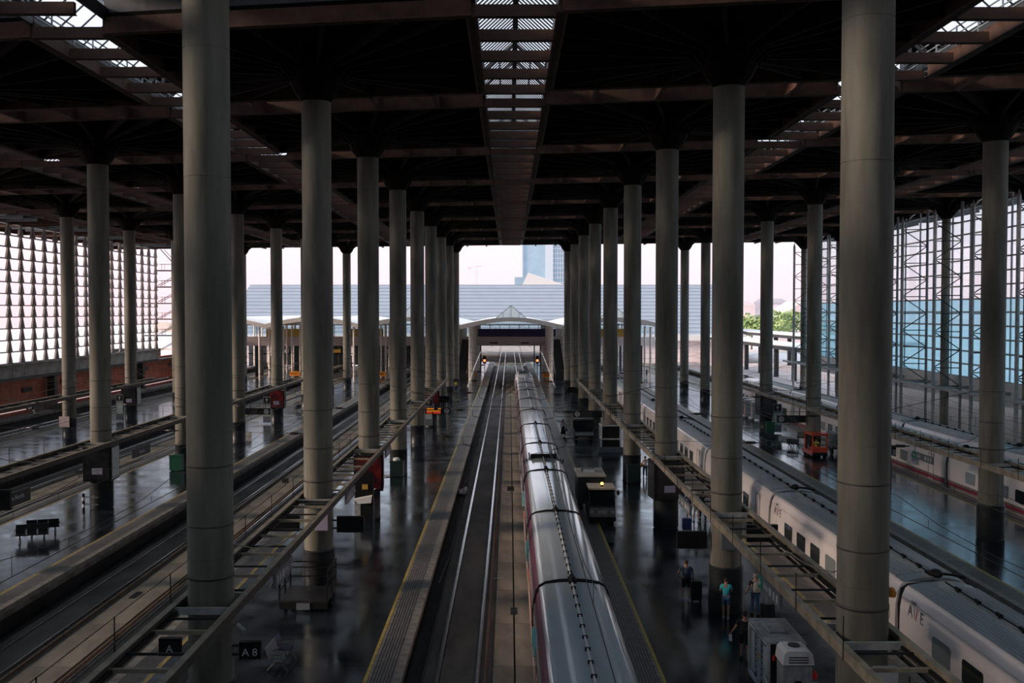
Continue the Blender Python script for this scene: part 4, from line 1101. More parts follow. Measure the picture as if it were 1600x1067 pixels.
q = p7.location; b = thing('handbag', 'dark bag carried by the woman in the long skirt', 'bag', (q.x+.32, q.y, .5)); MB().box(-.07,.1,-.18,.18,0,.3).build('bag', M['case'], b); MB().tube([(0,-.12,.3),(0,-.05,.48),(0,.05,.48),(0,.12,.3)], .012, 5).build('strap', M['case'], b)
person('worker in hi-vis yellow jacket by the far left column row', 713, 612, 1.75, .4, top='hivis', bottom='navy', legs='long', stride=.15)
person('distant worker in hi-vis at the far end of the second right platform', 1016, 588, 1.75, 0, top='hivis', bottom='navy', legs='long', stride=.1)
person('distant dark-clothed person at the far end of the second right platform', 1010, 590, 1.75, 0, top='blackcloth', bottom='blackcloth', legs='long', stride=.1)

# ------------------------------------------------------------------ benches
def bench(label, pos, rz, n=3, seat='meshsteel', group='metal benches on the platforms', ends=()):
    t = thing('metal_bench', label, 'bench', (pos[0], pos[1], 0), rz, group)
    w = .56; W = n*w
    for i in range(n):
        x = -W/2+w*(i+.5); s = empty('seat', (x, 0, 0), parent=t)
        mt = M['blueseat'] if i in ends else M[seat]
        m = MB().extr([(-.22,.44),(.24,.46),(.25,.43),(-.22,.41)], -.25, .25); m.v = [(y, -x_, z) for x_, y, z in m.v]; m.build('seat_plate', mt, s)
        m = MB().add([(-.272,-.20,.42),(.272,-.20,.42),(.272,-.34,.90),(-.272,-.34,.90),(-.272,-.24,.42),(.272,-.24,.42),(.272,-.38,.90),(-.272,-.38,.90)],
            [(0,1,2,3),(7,6,5,4),(0,4,5,1),(1,5,6,2),(2,6,7,3),(3,7,4,0)])
        m.build('backrest', mt, s)
    for i in range(n+1):
        x = -W/2+w*i; MB().tube([(x,-.28,.62),(x,-.1,.68),(x,.2,.68),(x,.22,.46)], .018, 6).build('armrest', M['meshsteel'], t)
    MB().box(-W/2, W/2, -.03, .03, .34, .40).build('beam', M['darksteel'], t)
    for s in (-1, 1):
        m = MB().tube([(s*W*.36, 0, .36), (s*W*.36, .24, .2), (s*W*.36, .36, .02)], .032, 6); m.tube([(s*W*.36, 0, .36), (s*W*.36, -.2, .2), (s*W*.36, -.36, .02)], .032, 6)
        m.build('leg', M['meshsteel'], t)
    return t
bench('row of perforated metal seats near the small A 8 sign, far seat blue', at(441, 1040), -PI/2-.05, 3, seat='greysteel', ends=(0,), group=None)
bench('back row of dark seats standing alone on the glossy left platform', at(68, 834), .35, 3, seat='black', group=None)
bench('front row of dark seats set back to back on the glossy left platform', at(50, 846), .35+PI, 3, seat='black', group=None)
for i, (px, py, rz, n, lab) in enumerate(((1210, 692, -.6, 3, 'metal bench nearest the green bin on the right platform'), (1228, 697, -.6+PI, 3, 'bright metal bench in the middle of the right platform group'),
      (1240, 700, -.6, 2, 'dark metal bench next to the column in the right platform group'), (1253, 690, -.6+PI, 2, 'metal bench beside the red tug'))):
    bench(lab, at(px, py), rz, n, seat='chrome' if i == 1 else 'meshsteel')
bench('small distant bench on the left back platform behind a big column', at(464, 643), 1.2, 2, seat='black', group=None)
bench('pale distant bench at the far left platform edge', at(57, 651), -PI/2+.3, 3, seat='chrome', group=None)

# ------------------------------------------------------------------ signs, boxes and screens on columns
def side_screen(label, row, n, z, w, h, side=1, txt=None, cat='screen', name='information_screen', mt='screen', front=-.1, group=None):
    x, y = ROWX[row], colY(ROWX[row], n)
    t = thing(name, label, cat, (x+side*(.66+.18+w/2), y+front, z), 0, group)
    MB().box(-w/2, w/2, -.09, .09, -h/2, h/2).build('housing', M['black'], t)
    MB().box(-w/2+.05, w/2-.05, -.096, -.09, -h/2+.05, h/2-.05).build('panel', M[mt], t)
    for zz in (-h/4, h/4): MB().box(-side*(w/2+.24) if side < 0 else -w/2-.24, -w/2 if side > 0 else w/2+.24, -.04, .04, zz-.03, zz+.03).build('bracket', M['darksteel'], t)
    if txt: text_obj('lettering', txt, h*.62, M['signtext'], t, (0, -.1, -h*.1), (PI/2, 0, 0))
    return t
side_screen('small black sign reading A 8 beside the close left column', 'l1', -1, 2.88, .62, .50, 1, 'A 8', 'sign', 'platform_sign')
side_screen('black sign reading A left of the close left column under the gantry', 'l1', -1, 2.98, .62, .50, -1, 'A', 'sign', 'platform_sign')
side_screen('switched-off black screen right of the column with the luggage trolley', 'l1', 0, 3.05, 1.22, .72, 1)
side_screen('black screen behind the gantry, left of the column with the luggage trolley', 'l1', 0, 3.1, 1.30, .72, -1)
side_screen('switched-off black screen left of the ribbed column with the woman in turquoise', 'r1', 0, 3.02, 1.25, .72, -1)
side_screen('black screen behind the gantry, right of the ribbed column with the woman in turquoise', 'r1', 0, 3.3, 1.30, .72, 1)
side_screen('small black screen on a far column of the first left row', 'l1', 4, 3.0, 1.2, .72, 1)
side_screen('small black screen on a far column of the first right row', 'r1', 5, 3.0, 1.2, .72, -1)
side_screen('black screen at the left edge over the glossy platform', 'l2', 0, 3.6, 1.5, 1.0, 1)
side_screen('small black screen on a far column of the third left row', 'l3', 6, 3.2, 1.4, .8, 1)
def clock_sign(label, row, n, z, w, side, led=False, h=.62):
    x, y = ROWX[row], colY(ROWX[row], n)
    cx = x+side*(.75+w/2)
    t = thing('departure_board', label, 'sign', (cx, y-.2, z))
    MB().box(-w/2, w/2, -.12, .12, -h/2, h/2).build('housing', M['black'], t)
    ox = (w/2-.36)*side
    MB().tube([(ox, -.16, 0), (ox, -.12, 0)], .25, 20).build('clock_face', M['clock'], t, label='round clock')
    m = MB().bar((ox,-.17,0),(ox+.02,-.17,.19), .03); m.bar((ox,-.17,0),(ox-.14,-.17,-.04), .03); m.build('clock_hand', M['black'], t)
    a = -w/2+.12 if side > 0 else -w/2+.70
    if led:
        for i, (zz, x0, x1, mt) in enumerate(((.20, 0, .75, 'led'), (.20, 1.05, 1.45, 'led'), (-.02, 0, 1.3, 'led'), (-.19, 0, .5, 'ledred'), (-.19, .62, 1.32, 'ledred'))):
            n_ = int((x1-x0)/.1)
            for j in range(n_): MB().box(a+x0+.1*j, a+x0+.1*j+.078, -.128, -.12, zz-.055, zz+.055).build('led_character', M[mt], t)
    else:
        for i, zz in enumerate((.14, -.02, -.18)):
            for j in range(8): MB().box(a+.13*j, a+.13*j+.09, -.128, -.12, zz-.03, zz+.03).build('dim_character', M['signdim'], t)
    for s in (-1, 1): MB().bar((s*w*.3, 0, h/2), (s*w*.3, 0, 4.2-z), .05).build('hanger', M['darksteel'], t) if z < 4 else None
    return t
clock_sign('lit departure board with amber and red lines and a round clock, left platform', 'l1', 3, 3.35, 2.35, 1, True)
clock_sign('dark departure board with round clock above the dark platform vehicle', 'r1', 3, 3.35, 2.6, -1)
clock_sign('dark departure board with round clock over the benches on the right platform', 'r2', 3, 3.2, 2.5, -1)
clock_sign('distant dark departure board with clock on the third left row', 'l3', 3, 3.2, 3.4, -1)
clock_sign('distant dark departure board on the second left row beside a big column', 'l2', 3, 3.0, 2.4, 1)
def ad_box(label, row, n, z0, poster, w=1.75, h=2.2, side='posterpale', caption=True):
    x, y = ROWX[row], colY(ROWX[row], n)
    t = thing('advertising_box', label, 'advertising box', (x, y, z0), .10)
    m = MB(); a = w/2; b = .69
    for x0, x1, y0, y1 in ((-a, a, -a, -b), (-a, a, b, a), (-a, -b, -b, b), (b, a, -b, b)): m.box(x0, x1, y0, y1, 0, h)
    m.build('frame', M['black'], t)
    MB().box(-a+.12, a-.12, -a-.02, -a, .12, h-.12).build('front_poster', M[poster], t)
    for s in (-1, 1):
        MB().box(min(s*a, s*(a+.02)), max(s*a, s*(a+.02)), -a+.12, a-.12, .12, h-.12).build('side_poster', M[side], t)
    if caption:
        MB().box(-.32, .32, -a-.03, -a-.02, .45, .85).build('poster_label', M['lilac'], t, label='small pale label')
    return t
ad_box('dark advertising box around the column on the glossy left platform, pale left face', 'l2', 1, 1.85, 'posterdark')
ad_box('dark advertising box around the column beside the woman in white', 'r1', 1, 1.75, 'posterdark', side='posterdark')
ad_box('red advertising box around the column with the grey paper stand', 'l1', 1, 1.75, 'posterred', side='posterred')
ad_box('small red advertising box on a column behind the departure board', 'l1', 4, 1.75, 'posterred', side='posterred')
ad_box('small dark advertising box with pale map board, third left row', 'l3', 4, 1.75, 'posterdark', side='posterpale')
ad_box('small dark red advertising box, second left row', 'l2', 4, 1.75, 'posterred', side='posterdark')
ad_box('dark advertising box in the second right row, hidden partly by the white train', 'r2', 4, 1.9, 'posterdark', side='posterdark', caption=False)
def info_board(label, row, n, off=-.25, arrow=True):
    x, y = ROWX[row], colY(ROWX[row], n)
    t = thing('information_board', label, 'sign', (x+off, y-.92, 0))
    MB().box(-.42, .42, -.06, .06, .2, 3.1).build('frame', M['signgrey'], t)
    MB().box(-.36, .36, -.07, -.06, .9, 2.1).build('map_panel', M['posterpale'], t, label='pale map panel')
    MB().box(-.36, .36, -.07, -.06, 2.4, 3.0).build('header', M['black'], t)
    m = MB().bar((0,-.08,2.5),(0,-.08,2.85), .06); m.bar((0,-.08,2.87),(-.12,-.08,2.72), .06); m.bar((0,-.08,2.87),(.12,-.08,2.72), .06); m.build('arrow', M['signtext'], t)
info_board('slim information board with pale map at the third left row column', 'l3', 4, -.95)
info_board('slim information board with pale map at the second left row column', 'l2', 4, -.95)
info_board('slim information board below the lit departure board', 'l1', 4, -.2)
info_board('slim information board above the green bin on the right platform', 'r2', 4, .95)
def arrow_sign(label, X, Y, z, Ln=2.6, green=True, words='Salida', rz=PI/2, flip=1):
    t = thing('hanging_sign', label, 'sign', (X, Y, z), 0)
    MB().box(-.05, .05, -Ln/2, Ln/2, -.24, .24).build('panel', M['signgrey'], t)
    for s in (-1, 1):
        R = (PI/2, 0, s*PI/2)
        if green: MB().box(min(s*.05,s*.062), max(s*.05,s*.062), *( (Ln/2-.55, Ln/2-.02) ), -.22, .22).build('green_panel', M['signgreen'], t, label='green arrow panel')
        m = MB(); yy = Ln/2-.28
        m.bar((s*.07, yy-.14, 0), (s*.07, yy+.12, 0), .04); m.bar((s*.07, yy+.14, 0), (s*.07, yy+.02, .1), .04); m.bar((s*.07, yy+.14, 0), (s*.07, yy+.02, -.1), .04)
        m.build('arrow', M['signtext'], t)
        text_obj('lettering', words, .26, M['signtext'], t, (s*.056, Ln/2-.98, 0), R)
        for j, wv in enumerate((.16, .16, .26)): MB().box(min(s*.05,s*.06), max(s*.05,s*.06), -Ln/2+.2+.38*j, -Ln/2+.2+.38*j+wv, -.12, .12).build('pictogram', M['signtext'], t)
    for y in (-Ln/2+.3, Ln/2-.3): MB().bar((0, y, .24), (0, y, 4.2-z+.0), .03).build('hanger', M['darksteel'], t)
arrow_sign('grey hanging sign with green arrow end beside the person in jeans', 8.42, 31.9, 3.6, 2.6)
arrow_sign('pale grey hanging sign below the right gantry, above the group', 8.2, 46.2, 3.6, 2.9, False)
arrow_sign('grey hanging sign below the left gantry left of the luggage trolley column', -7.85, 34.3, 3.6, 2.6, False)
arrow_sign('pale sign hanging under the left gantry by the grey paper stand', -7.85, 48.8, 3.6, 2.6, False)
arrow_sign('distant pale sign hanging under the left gantry past the dark green bin', -7.85, 64.0, 3.6, 2.6, False)
t = arrow_sign('grey sign with green end hanging beside the second white train windows', 27.55, 66.0, 2.9, 3.2)
t = thing('hanging_sign', 'long dark station name sign hanging under the gantry on the glossy left platform', 'sign', (-25.4, 50.6, 3.0), .0)
MB().box(-.05, .05, -1.9, 1.9, -.35, .35).build('panel', M['darksteel'], t)
text_obj('lettering', 'Puerta de Atocha', .34, M['signtext'], t, (.056, 0, .06), (PI/2, 0, PI/2))
for y in (-1.2, 1.2): MB().bar((0, y, .35), (0, y, 1.15), .035).build('hanger', M['darksteel'], t)
t = thing('hanging_sign', 'small dark sign hanging further along the left platform gantry', 'sign', (-25.4, 68.5, 3.0), 0)
MB().box(-.05, .05, -1.6, 1.6, -.3, .3).build('panel', M['darksteel'], t); text_obj('lettering', 'Atocha', .34, M['signtext'], t, (.056, 0, 0), (PI/2, 0, PI/2))
for y in (-1.0, 1.0): MB().bar((0, y, .3), (0, y, 1.15), .03).build('hanger', M['darksteel'], t)
for px, py, lab in ((798, 763, 'between the middle tracks'), (446, 750, 'between the tracks left of the gantry'), (123, 737, 'on the track beside the glossy left platform')):
    q = at(px, py+9, -1); mk('track_marker', 'small dark square marker board standing ' + lab, 'sign', MB().cbox(0,0,.42,.52,.05,.36).bar((0,0,0),(0,0,.3), .05), M['darksteel'], (q.x, q.y, -1))

# ------------------------------------------------------------------ bins, trolley, carts, vehicles
def bin_(label, pos, mt, h=1.15, w=.75, bag=False):
    t = thing('litter_bin', label, 'bin', (pos[0], pos[1], 0))
    MB().prism([(-w/2,-w/3),(w/2,-w/3),(w/2*1.05,w/3),(-w/2*1.05,w/3)], .05, h).build('body', M[mt], t)
    MB().box(-w/2-.04, w/2+.04, -w/3-.04, w/3+.04, h, h+.08).build('lid', M[mt], t)
    for s in (-1, 1): MB().box(s*w*.35-.05, s*w*.35+.05, -.2, .2, 0, .06).build('foot', M['black'], t)
    if bag:
        m = MB(); m.ball((0,0,h+.15), .3, .22, .16, 9, 6); m.v = [(x+random.uniform(-.05,.05), y, z+random.uniform(-.05,.06)) for x, y, z in m.v]
        o = m.build('bag', M['binbag'], None, (pos[0], pos[1], 0)); o.name = 'plastic_bag'; tag(o, 'crumpled white bag on top of the dark green bin', 'bag')
x, y = ROWX['l1'], colY(ROWX['l1'], 2); bin_('dark green bin with a white bag on it at the third left column', (x, y-1.15), 'darkbin', 1.15, 1.0, True)
x, y = ROWX['l2'], colY(ROWX['l2'], 2); bin_('green bin at the foot of a column on the left platform', (x-.2, y-1.15), 'bin', 1.2, .95)
x, y = ROWX['r1'], colY(ROWX['r1'], 2); bin_('dark bin at the foot of the column near the grey tractor', (x, y-1.15), 'darkbin', 1.3, .95)
q = at(1203, 678); bin_('green-lidded bin beside the benches on the right platform', (q.x, q.y), 'bin', 1.2, .8)
q = at(1106+20, 0+700); 
mk('cardboard_sheet', 'flat pale cardboard lying beside the dark green bin', 'cardboard', MB().prism([(-.7,-.3),(.1,-.6),(.8,-.1),(.0,.5)], 0, .05), M['galv'], (ROWX['l1']-.9, colY(ROWX['l1'],2)-1.0, .0))
x, y = ROWX['l1'], colY(ROWX['l1'], 1)
t = thing('paper_stand', 'dark bin stand with crumpled grey sheet and ribbed grey side, at the red advertising box', 'stand', (x-.1, y-1.2, 0))
MB().box(-.55, .55, -.4, .4, 0, 1.35).build('cabinet', M['black'], t); MB().box(-.56, -.2, -.42, -.40, .05, 1.2).build('ribbed_panel', M['galv'], t)
m = MB().add([(-.6,-.5,1.40),(.5,-.5,1.62),(.62,.3,1.95),(-.45,.3,1.60),(-.3,-.55,1.15),(.45,-.52,1.2)], [(0,1,2,3),(0,4,5,1)]); m.build('crumpled_sheet', M['paper'], t)
MB().box(-.1, .25, -.42, -.41, 2.0, 2.3).build('sticker', M['ochre'], t, label='yellow sticker')
MB().box(-.55, .55, -.38, .0, 1.35, 3.0).build('back_panel', M['black'], t)
# kiosk frame round the column base
x, y = ROWX['r1'], colY(ROWX['r1'], 3)
t = thing('column_housing', 'pale-framed housing around a column base behind the dark vehicle', 'housing', (x, y, 0))
m = MB()
for sx in (-.85, .85):
    for sy in (-.85, .85): m.box(sx-.06, sx+.06, sy-.06, sy+.06, 0, 2.4)
for z in (0.0, 1.1, 2.3):
    for s in (-.85, .85): m.box(-.85, .85, s-.05, s+.05, z, z+.1); m.box(s-.05, s+.05, -.85, .85, z, z+.1)
m.build('frame', M['cartpale'], t); MB().box(-.8, .8, -.80, -.76, .1, 2.3).build('front_panel', M['black'], t)
MB().box(-1.15, 2.2, -1.25, -.9, .0, .45).build('base_box', M['signgrey'], t)
# wheeled guard and number labels at the left ad column
q = at(146, 800); 
t = thing('striped_bollard', 'black and white striped bollard frame beside the left advertising column', 'bollard', (ROWX['l2']-.75, colY(ROWX['l2'],1)-1.0, 0))
for k in range(5): MB().tube([(0,0,.22*k),(0,0,.22*k+.22)], .09, 10).build('band', M['black'] if k % 2 == 0 else M['white'], t)
MB().bar((0,0,.9),(.95,0,.85), .05).build('rail', M['greysteel'], t); MB().bar((0,0,.45),(.95,0,.4), .05).build('rail', M['greysteel'], t)
m = MB().add([(-.55,-.1,.02),(.6,-.1,.02),(.5,.25,.85),(-.3,.25,.7)], [(0,1,2,3)]); m.add([(-.55,-.07,.02),(.6,-.07,.02),(.5,.28,.85),(-.3,.28,.7)], [(3,2,1,0)])
q = at(384, 688); mk('leaning_board', 'small grey board leaning at a left platform column', 'board', m, M['galv'], (q.x, q.y, 0))
m = MB().box(-.3,.3,-.03,.03,.3,1.7); m.box(-.32,-.28,-.04,.04,0,1.7)
q = at(110, 668); mk('orange_panel', 'orange-brown panel on the column base in the third left row', 'panel', MB().box(-.5,.5,-.02,.02,0,1.05), M['farroof'], (ROWX['l3']-.2, colY(ROWX['l3'],3)-.74, 1.2))

def wheel(parent, x, y, r, w, mt='rubber'):
    MB().tube([(x-w/2, y, r), (x+w/2, y, r)], r, 16).build('wheel', M[mt], parent)
# luggage trolley
x, y = ROWX['l1'], colY(ROWX['l1'], 0)
t = thing('luggage_trolley', 'dark platform luggage trolley with end frames in front of the ribbed column', 'trolley', (x-.05, y-2.1, 0))
MB().box(-1.0, 1.0, -1.1, 1.1, .38, .50).build('deck', M['darksteel'], t)
MB().box(-1.0, 1.0, -1.14, -1.08, .14, .42).build('front_apron', M['black'], t)
MB().box(-.28, .28, -1.17, -1.14, .12, .40).build('plate', M['signgrey'], t); 
for s in (-1, 1):
    m = MB()
    for yy in (-1.05, 0, 1.05): m.bar((s*1.0, yy, .45), (s*1.0, yy, 1.75), .06)
    for z in (.9, 1.3, 1.72): m.bar((s*1.0, -1.05, z), (s*1.0, 1.05, z), .05)
    m.build('side_frame', M['black'], t)
m = MB()
for z in (.95, 1.35, 1.6): m.bar((-1.0, 1.05, z), (1.0, 1.05, z), .05)
m.build('rear_rail', M['black'], t)
MB().tube([(-1.0,-1.05,1.72),(-1.15,-1.1,1.72),(-1.22,-1.12,1.35),(-1.35,-1.15,1.05)], .035, 6).build('drawbar', M['black'], t)
for sx in (-.8, .8):
    for sy in (-.85, .85): wheel(t, sx, sy, .19, .1); MB().box(sx-.08, sx+.08, sy-.12, sy+.12, .2, .39).build('fork', M['chrome'], t)
# electric tractor with trailer
q = at(941, 818)
t = thing('platform_tractor', 'dark electric platform tractor with beige roof and lit amber beacon', 'vehicle', (q.x, q.y, 0))
MB().prism([(-.78,0),(.78,0),(.78,2.9),(-.78,2.9)], .28, 1.05).build('body', M['cartdark'], t)
MB().box(-.76, .76, -.08, .05, .38, .95).build('bonnet', M['skirt'], t)
MB().box(-.80, .80, -.16, .1, .18, .42).build('bumper', M['black'], t)
MB().add([(-.72,.05,1.0),(.72,.05,1.0),(.70,.45,1.95),(-.70,.45,1.95),(-.72,.08,1.0),(.72,.08,1.0),(.70,.48,1.95),(-.70,.48,1.95)], [(0,1,2,3),(7,6,5,4),(0,4,5,1),(1,5,6,2),(2,6,7,3),(3,7,4,0)]).build('windscreen', M['window'], t)
MB().prism([(-.80,.25),(.80,.25),(.80,1.9),(-.80,1.9)], 1.98, 2.10).build('roof', M['cartbeige'], t)
for sx in (-1, 1):
    m = MB(); m.bar((sx*.74,.05,1.0),(sx*.74,.45,2.0), .07); m.bar((sx*.74,1.8,.9),(sx*.74,1.8,2.0), .07); m.build('pillar', M['black'], t)
    m = MB().ball((sx*.98,.35,1.78), .10, .06, .16, 8, 5); m.bar((sx*.8,.4,1.85),(sx*.96,.36,1.85), .03); m.build('mirror', M['black'], t)
MB().tube([(.05,.75,2.10),(.05,.75,2.2)], .09, 10).build('beacon_base', M['black'], t); MB().ball((.05,.75,2.26), .10).build('beacon', M['amber'], t)
MB().box(-.25, .25, -.175, -.16, .62, .82).build('number_plate', M['galv'], t); text_obj('lettering', '0218', .15, M['text'], t, (0,-.18,.72), (PI/2,0,0)) if False else None
for sx in (-.62, .62):
    MB().tube([(sx,-.10,.72),(sx,-.06,.72)], .11, 12).build('headlamp', M['galv'], t)
    wheel(t, sx, .45, .28, .2); wheel(t, sx, 2.4, .28, .2)
MB().box(-.28, .05, .5, .75, 1.05, 1.25).build('clutter_box', M['bluecase'], t, label='blue item behind the windscreen')
MB().box(-.5, .5, 1.4, 1.7, .9, 1.6).build('seat', M['black'], t)
t2 = thing('box_trailer', 'beige-roofed box trailer hitched behind the dark tractor', 'trailer', (q.x-.35, q.y+3.6, 0))
MB().box(-.85, .85, 0, 2.8, .5, 2.2).build('box', M['cartdark'], t2); MB().box(-.9, .9, -.1, 2.9, 2.2, 2.32).build('roof', M['cartbeige'], t2)
MB().box(-.5, .35, 1.2, 2.2, 2.32, 2.42).build('roof_hatch', M['darksteel'], t2); MB().box(-.45, .30, 1.0, 1.2, 2.32, 2.50).build('roof_vent', M['cartwhite'], t2)
for sx in (-.6, .6): wheel(t2, sx, .6, .3, .18); wheel(t2, sx, 2.2, .3, .18)
MB().box(-.05, .05, -.6, .1, .4, .5).build('drawbar', M['black'], t2)
# dark covered buggy
q = at(913, 689)
t = thing('platform_buggy', 'dark open-fronted platform buggy under the dark departure board', 'vehicle', (q.x, q.y, 0))
MB().box(-.95, .95, 0, 3.4, .35, .95).build('body', M['cartdark'], t); MB().box(-.9, .9, -.12, .1, .55, .85).build('bumper', M['galv'], t)
MB().add([(-.85,.1,.95),(.85,.1,.95),(.8,.7,1.9),(-.8,.7,1.9),(-.85,.14,.95),(.85,.14,.95),(.8,.74,1.9),(-.8,.74,1.9)], [(0,1,2,3),(7,6,5,4),(0,4,5,1),(1,5,6,2),(2,6,7,3),(3,7,4,0)]).build('windscreen', M['window'], t)
MB().box(-.95, .95, .5, 3.4, 1.95, 2.07).build('roof', M['cartdark'], t)
for sx in (-.85, .85):
    for yy in (.75, 2, 3.3): MB().box(sx-.04, sx+.04, yy-.04, yy+.04, .9, 1.96).build('pillar', M['black'], t)
    wheel(t, sx*.85, .6, .3, .2); wheel(t, sx*.85, 2.8, .3, .2)
MB().box(.95, 1.35, 1, 1.5, 1.9, 2.6).build('flag_box', M['signgreen'] if False else M['darksteel'], t)
# freight cage cart bottom right
q = at(1222, 1066+26)
t = thing('catering_cart', 'tall grey caged catering cart with flat metal roof, bottom right', 'cart', (8.72, 31.05, 0), .0)
W, D_, H = 1.12, 2.4, 2.15
m = MB()
for sx in (-W/2, W/2):
    for yy in (0, D_/2, D_): m.box(sx-.05, sx+.05, yy-.05, yy+.05, .35, H)
    m.box(sx-.05, sx+.05, 0, D_, H-.1, H); m.box(sx-.05, sx+.05, 0, D_, .35, .45)
m.build('frame', M['cartpale'], t)
MB().box(-W/2-.06, W/2+.06, -.06, D_+.06, H, H+.05).build('roof', M['cartgrey'], t)
for k in range(10): MB().tube([(-.27+.06*k, .8, H+.10), (-.27+.06*k, 1.7, H+.10)], .018, 6).build('rack_bar', M['chrome'], t)
for s in (-1, 1): MB().box(s*.31-.02, s*.31+.02, .75, 1.75, H+.05, H+.13).build('rack_rail', M['galv'], t)
MB().box(-W/2+.08, W/2-.08, .1, D_-.1, .5, H-.15).build('container', M['cartdark'], t)
for k in range(3): MB().box(-W/2-.02, -W/2+.08, .18+.75*k, .58+.75*k, .6, H-.2).build('door', M['cartpale'], t)
for k in range(3):
    for j in range(7): MB().box(-W/2-.05, -W/2-.02, .65+.75*k, .68+.75*k, .7+.19*j, .75+.19*j).build('latch', M['black'], t) if k < 2 else None
MB().box(-W/2-.03, -W/2-.02, 1.0, 1.15, 1.3, 1.5).build('yellow_label', M['ochre'], t, label='yellow label')
MB().ball((-W/2+.16, -.04, 1.7), .04, .04, .10).build('tail_lamp', M['cone'], t, label='red tail lamp')
for sx in (-.42, .42): wheel(t, sx, .45, .22, .12); wheel(t, sx, 2.0, .22, .12)
m = MB()
for a, b in (((-.72,-.05,1.15),(-.72,-.95,.95)), ((-.72,-.05,1.15),(-.72,-.05,.35)), ((-.72,-.95,.95),(-.72,-.95,.25)), ((-.72,-.05,.40),(-.72,-.95,.30)), ((-.72,-.35,1.05),(-.72,-.35,.35)), ((-.72,-.65,1.0),(-.72,-.65,.33)), ((-.72,-.05,1.12),(-.5,0,1.12)), ((-.72,-.05,.4),(-.5,0,.4))): m.bar(a, b, .045)
m.build('drop_gate', M['cartpale'], t)
t = thing('refrigeration_unit', 'white-topped refrigeration unit with fan in front of the caged cart', 'machine', (8.80, 30.0, 0), 0); t.scale = (.60, .72, .98)
MB().box(-.72, .72, 0, 1.15, .05, 1.85).build('cabinet', M['cartgrey'], t)
P = [(-.80,1.88),(-.72,2.22),(-.55,2.32),(.55,2.32),(.72,2.22),(.80,1.88)]
MB().extr(P, -.05, 1.2).build('cowl', M['cartwhite'], t, label='white rounded cowl')
MB().tube([(0,.7,2.33),(0,.7,2.36)], .30, 18).build('fan_guard', M['black'], t)
for k in range(3): MB().box(-.5, .5, -.065, -.05, 1.95+.08*k, 1.98+.08*k).build('slot', M['black'], t)
MB().box(-.16, .16, -.012, 0, 1.3, 1.38).build('label_plate', M['black'], t); MB().box(-.73, .73, -.014, 0, 1.05, 1.08).build('panel_joint', M['darksteel'], t)
MB().box(-.1, .1, -.012, 0, .75, .85).build('label_plate', M['black'], t)
q = at(1276, 1062)
def cone(label, pos, h=.62):
    t = thing('traffic_cone', label, 'cone', (pos[0], pos[1], 0)); MB().lathe([(.17,.04),(.035,h)], 14).build('cone_body', M['cone'], t); MB().box(-.22,.22,-.22,.22,0,.04).build('base', M['black'], t)
cone('red traffic cone right of the refrigeration unit', (10.3, 33.2), .5)
t = thing('bumper_trolley', 'low black flat trolley beside the refrigeration unit', 'trolley', (10.3, 31.6, 0)); MB().box(-.8, .8, 0, .9, .35, .48).build('deck', M['black'], t); MB().box(-.95, -.3, .1, .3, .48, .6).build('strap_roll', M['galv'], t)
for sx in (-.7, .8): wheel(t, sx, .2, .17, .08); wheel(t, sx, .7, .17, .08)
# security camera and speaker on the close columns
x, y = ROWX['l1'], colY(ROWX['l1'], -1)
m = MB().tube([(0,0,0),(.12,0,.06),(.2,0,.02)], .03, 6); m.tube([(.12,-.05,.03),(.36,-.15,-.12)], [.07,.08], 10)
mk('security_camera', 'small security camera on the right side of the close left column', 'camera', m, M['galv'], (x+.64, y, 3.55))
mk('wall_sticker', 'lilac and white sticker on the foot of the close left column', 'sticker', MB().lathe([(.664,1.95),(.664,2.28)], 24, smooth=True), M['lilac'], (x, y, .22)) if False else None
x, y = ROWX['r1'], colY(ROWX['r1'], -1)
m = MB().tube([(0,0,0),(-.15,0,.10),(-.2,-.1,.05)], .03, 6)
for k in range(2): m.tube([(-.22-.14*k,-.1,.02),(-.38-.14*k,-.25,-.10)], [.05,.065], 8)
mk('loudspeaker', 'white twin horn loudspeaker on the left side of the close right column', 'loudspeaker', m, M['cartwhite'], (x-.62, y, 2.6))
mk('warning_lamp', 'small orange lamp on the right side of the close right column', 'lamp', MB().lathe([(.10,0),(.12,.1),(.07,.22),(.02,.24)], 10), M['orange'], (x+.74, y-.05, 5.25))
# junction boxes by the columns under the right gantry
x, y = ROWX['r1'], colY(ROWX['r1'], 0)
for xx, ww, lab in ((-.45, .62, 'grey control box on the ribbed column, left of the gantry beam'),):
    mk('control_box', lab, 'box', MB().box(-ww/2, ww/2, -.18, 0, 0, 1.0).box(-ww/2+.05, ww/2-.05, -.2, -.18, .08, .92), M['signgrey'], (x-.05, y-.63, 2.75))
x, y = ROWX['r1'], colY(ROWX['r1'], -1)
mk('control_box', 'pale grey control box behind the gantry on the close right column', 'box', MB().box(-.3, .3, -.15, 0, 0, .95), M['cartpale'], (x+.35, y-.62, 2.7))
x, y = ROWX['l1'], colY(ROWX['l1'], 0)
mk('control_box', 'pale control box on the column above the luggage trolley', 'box', MB().box(-.28, .28, -.15, 0, 0, .7), M['lilac'], (x+.25, y-.58, 2.9))
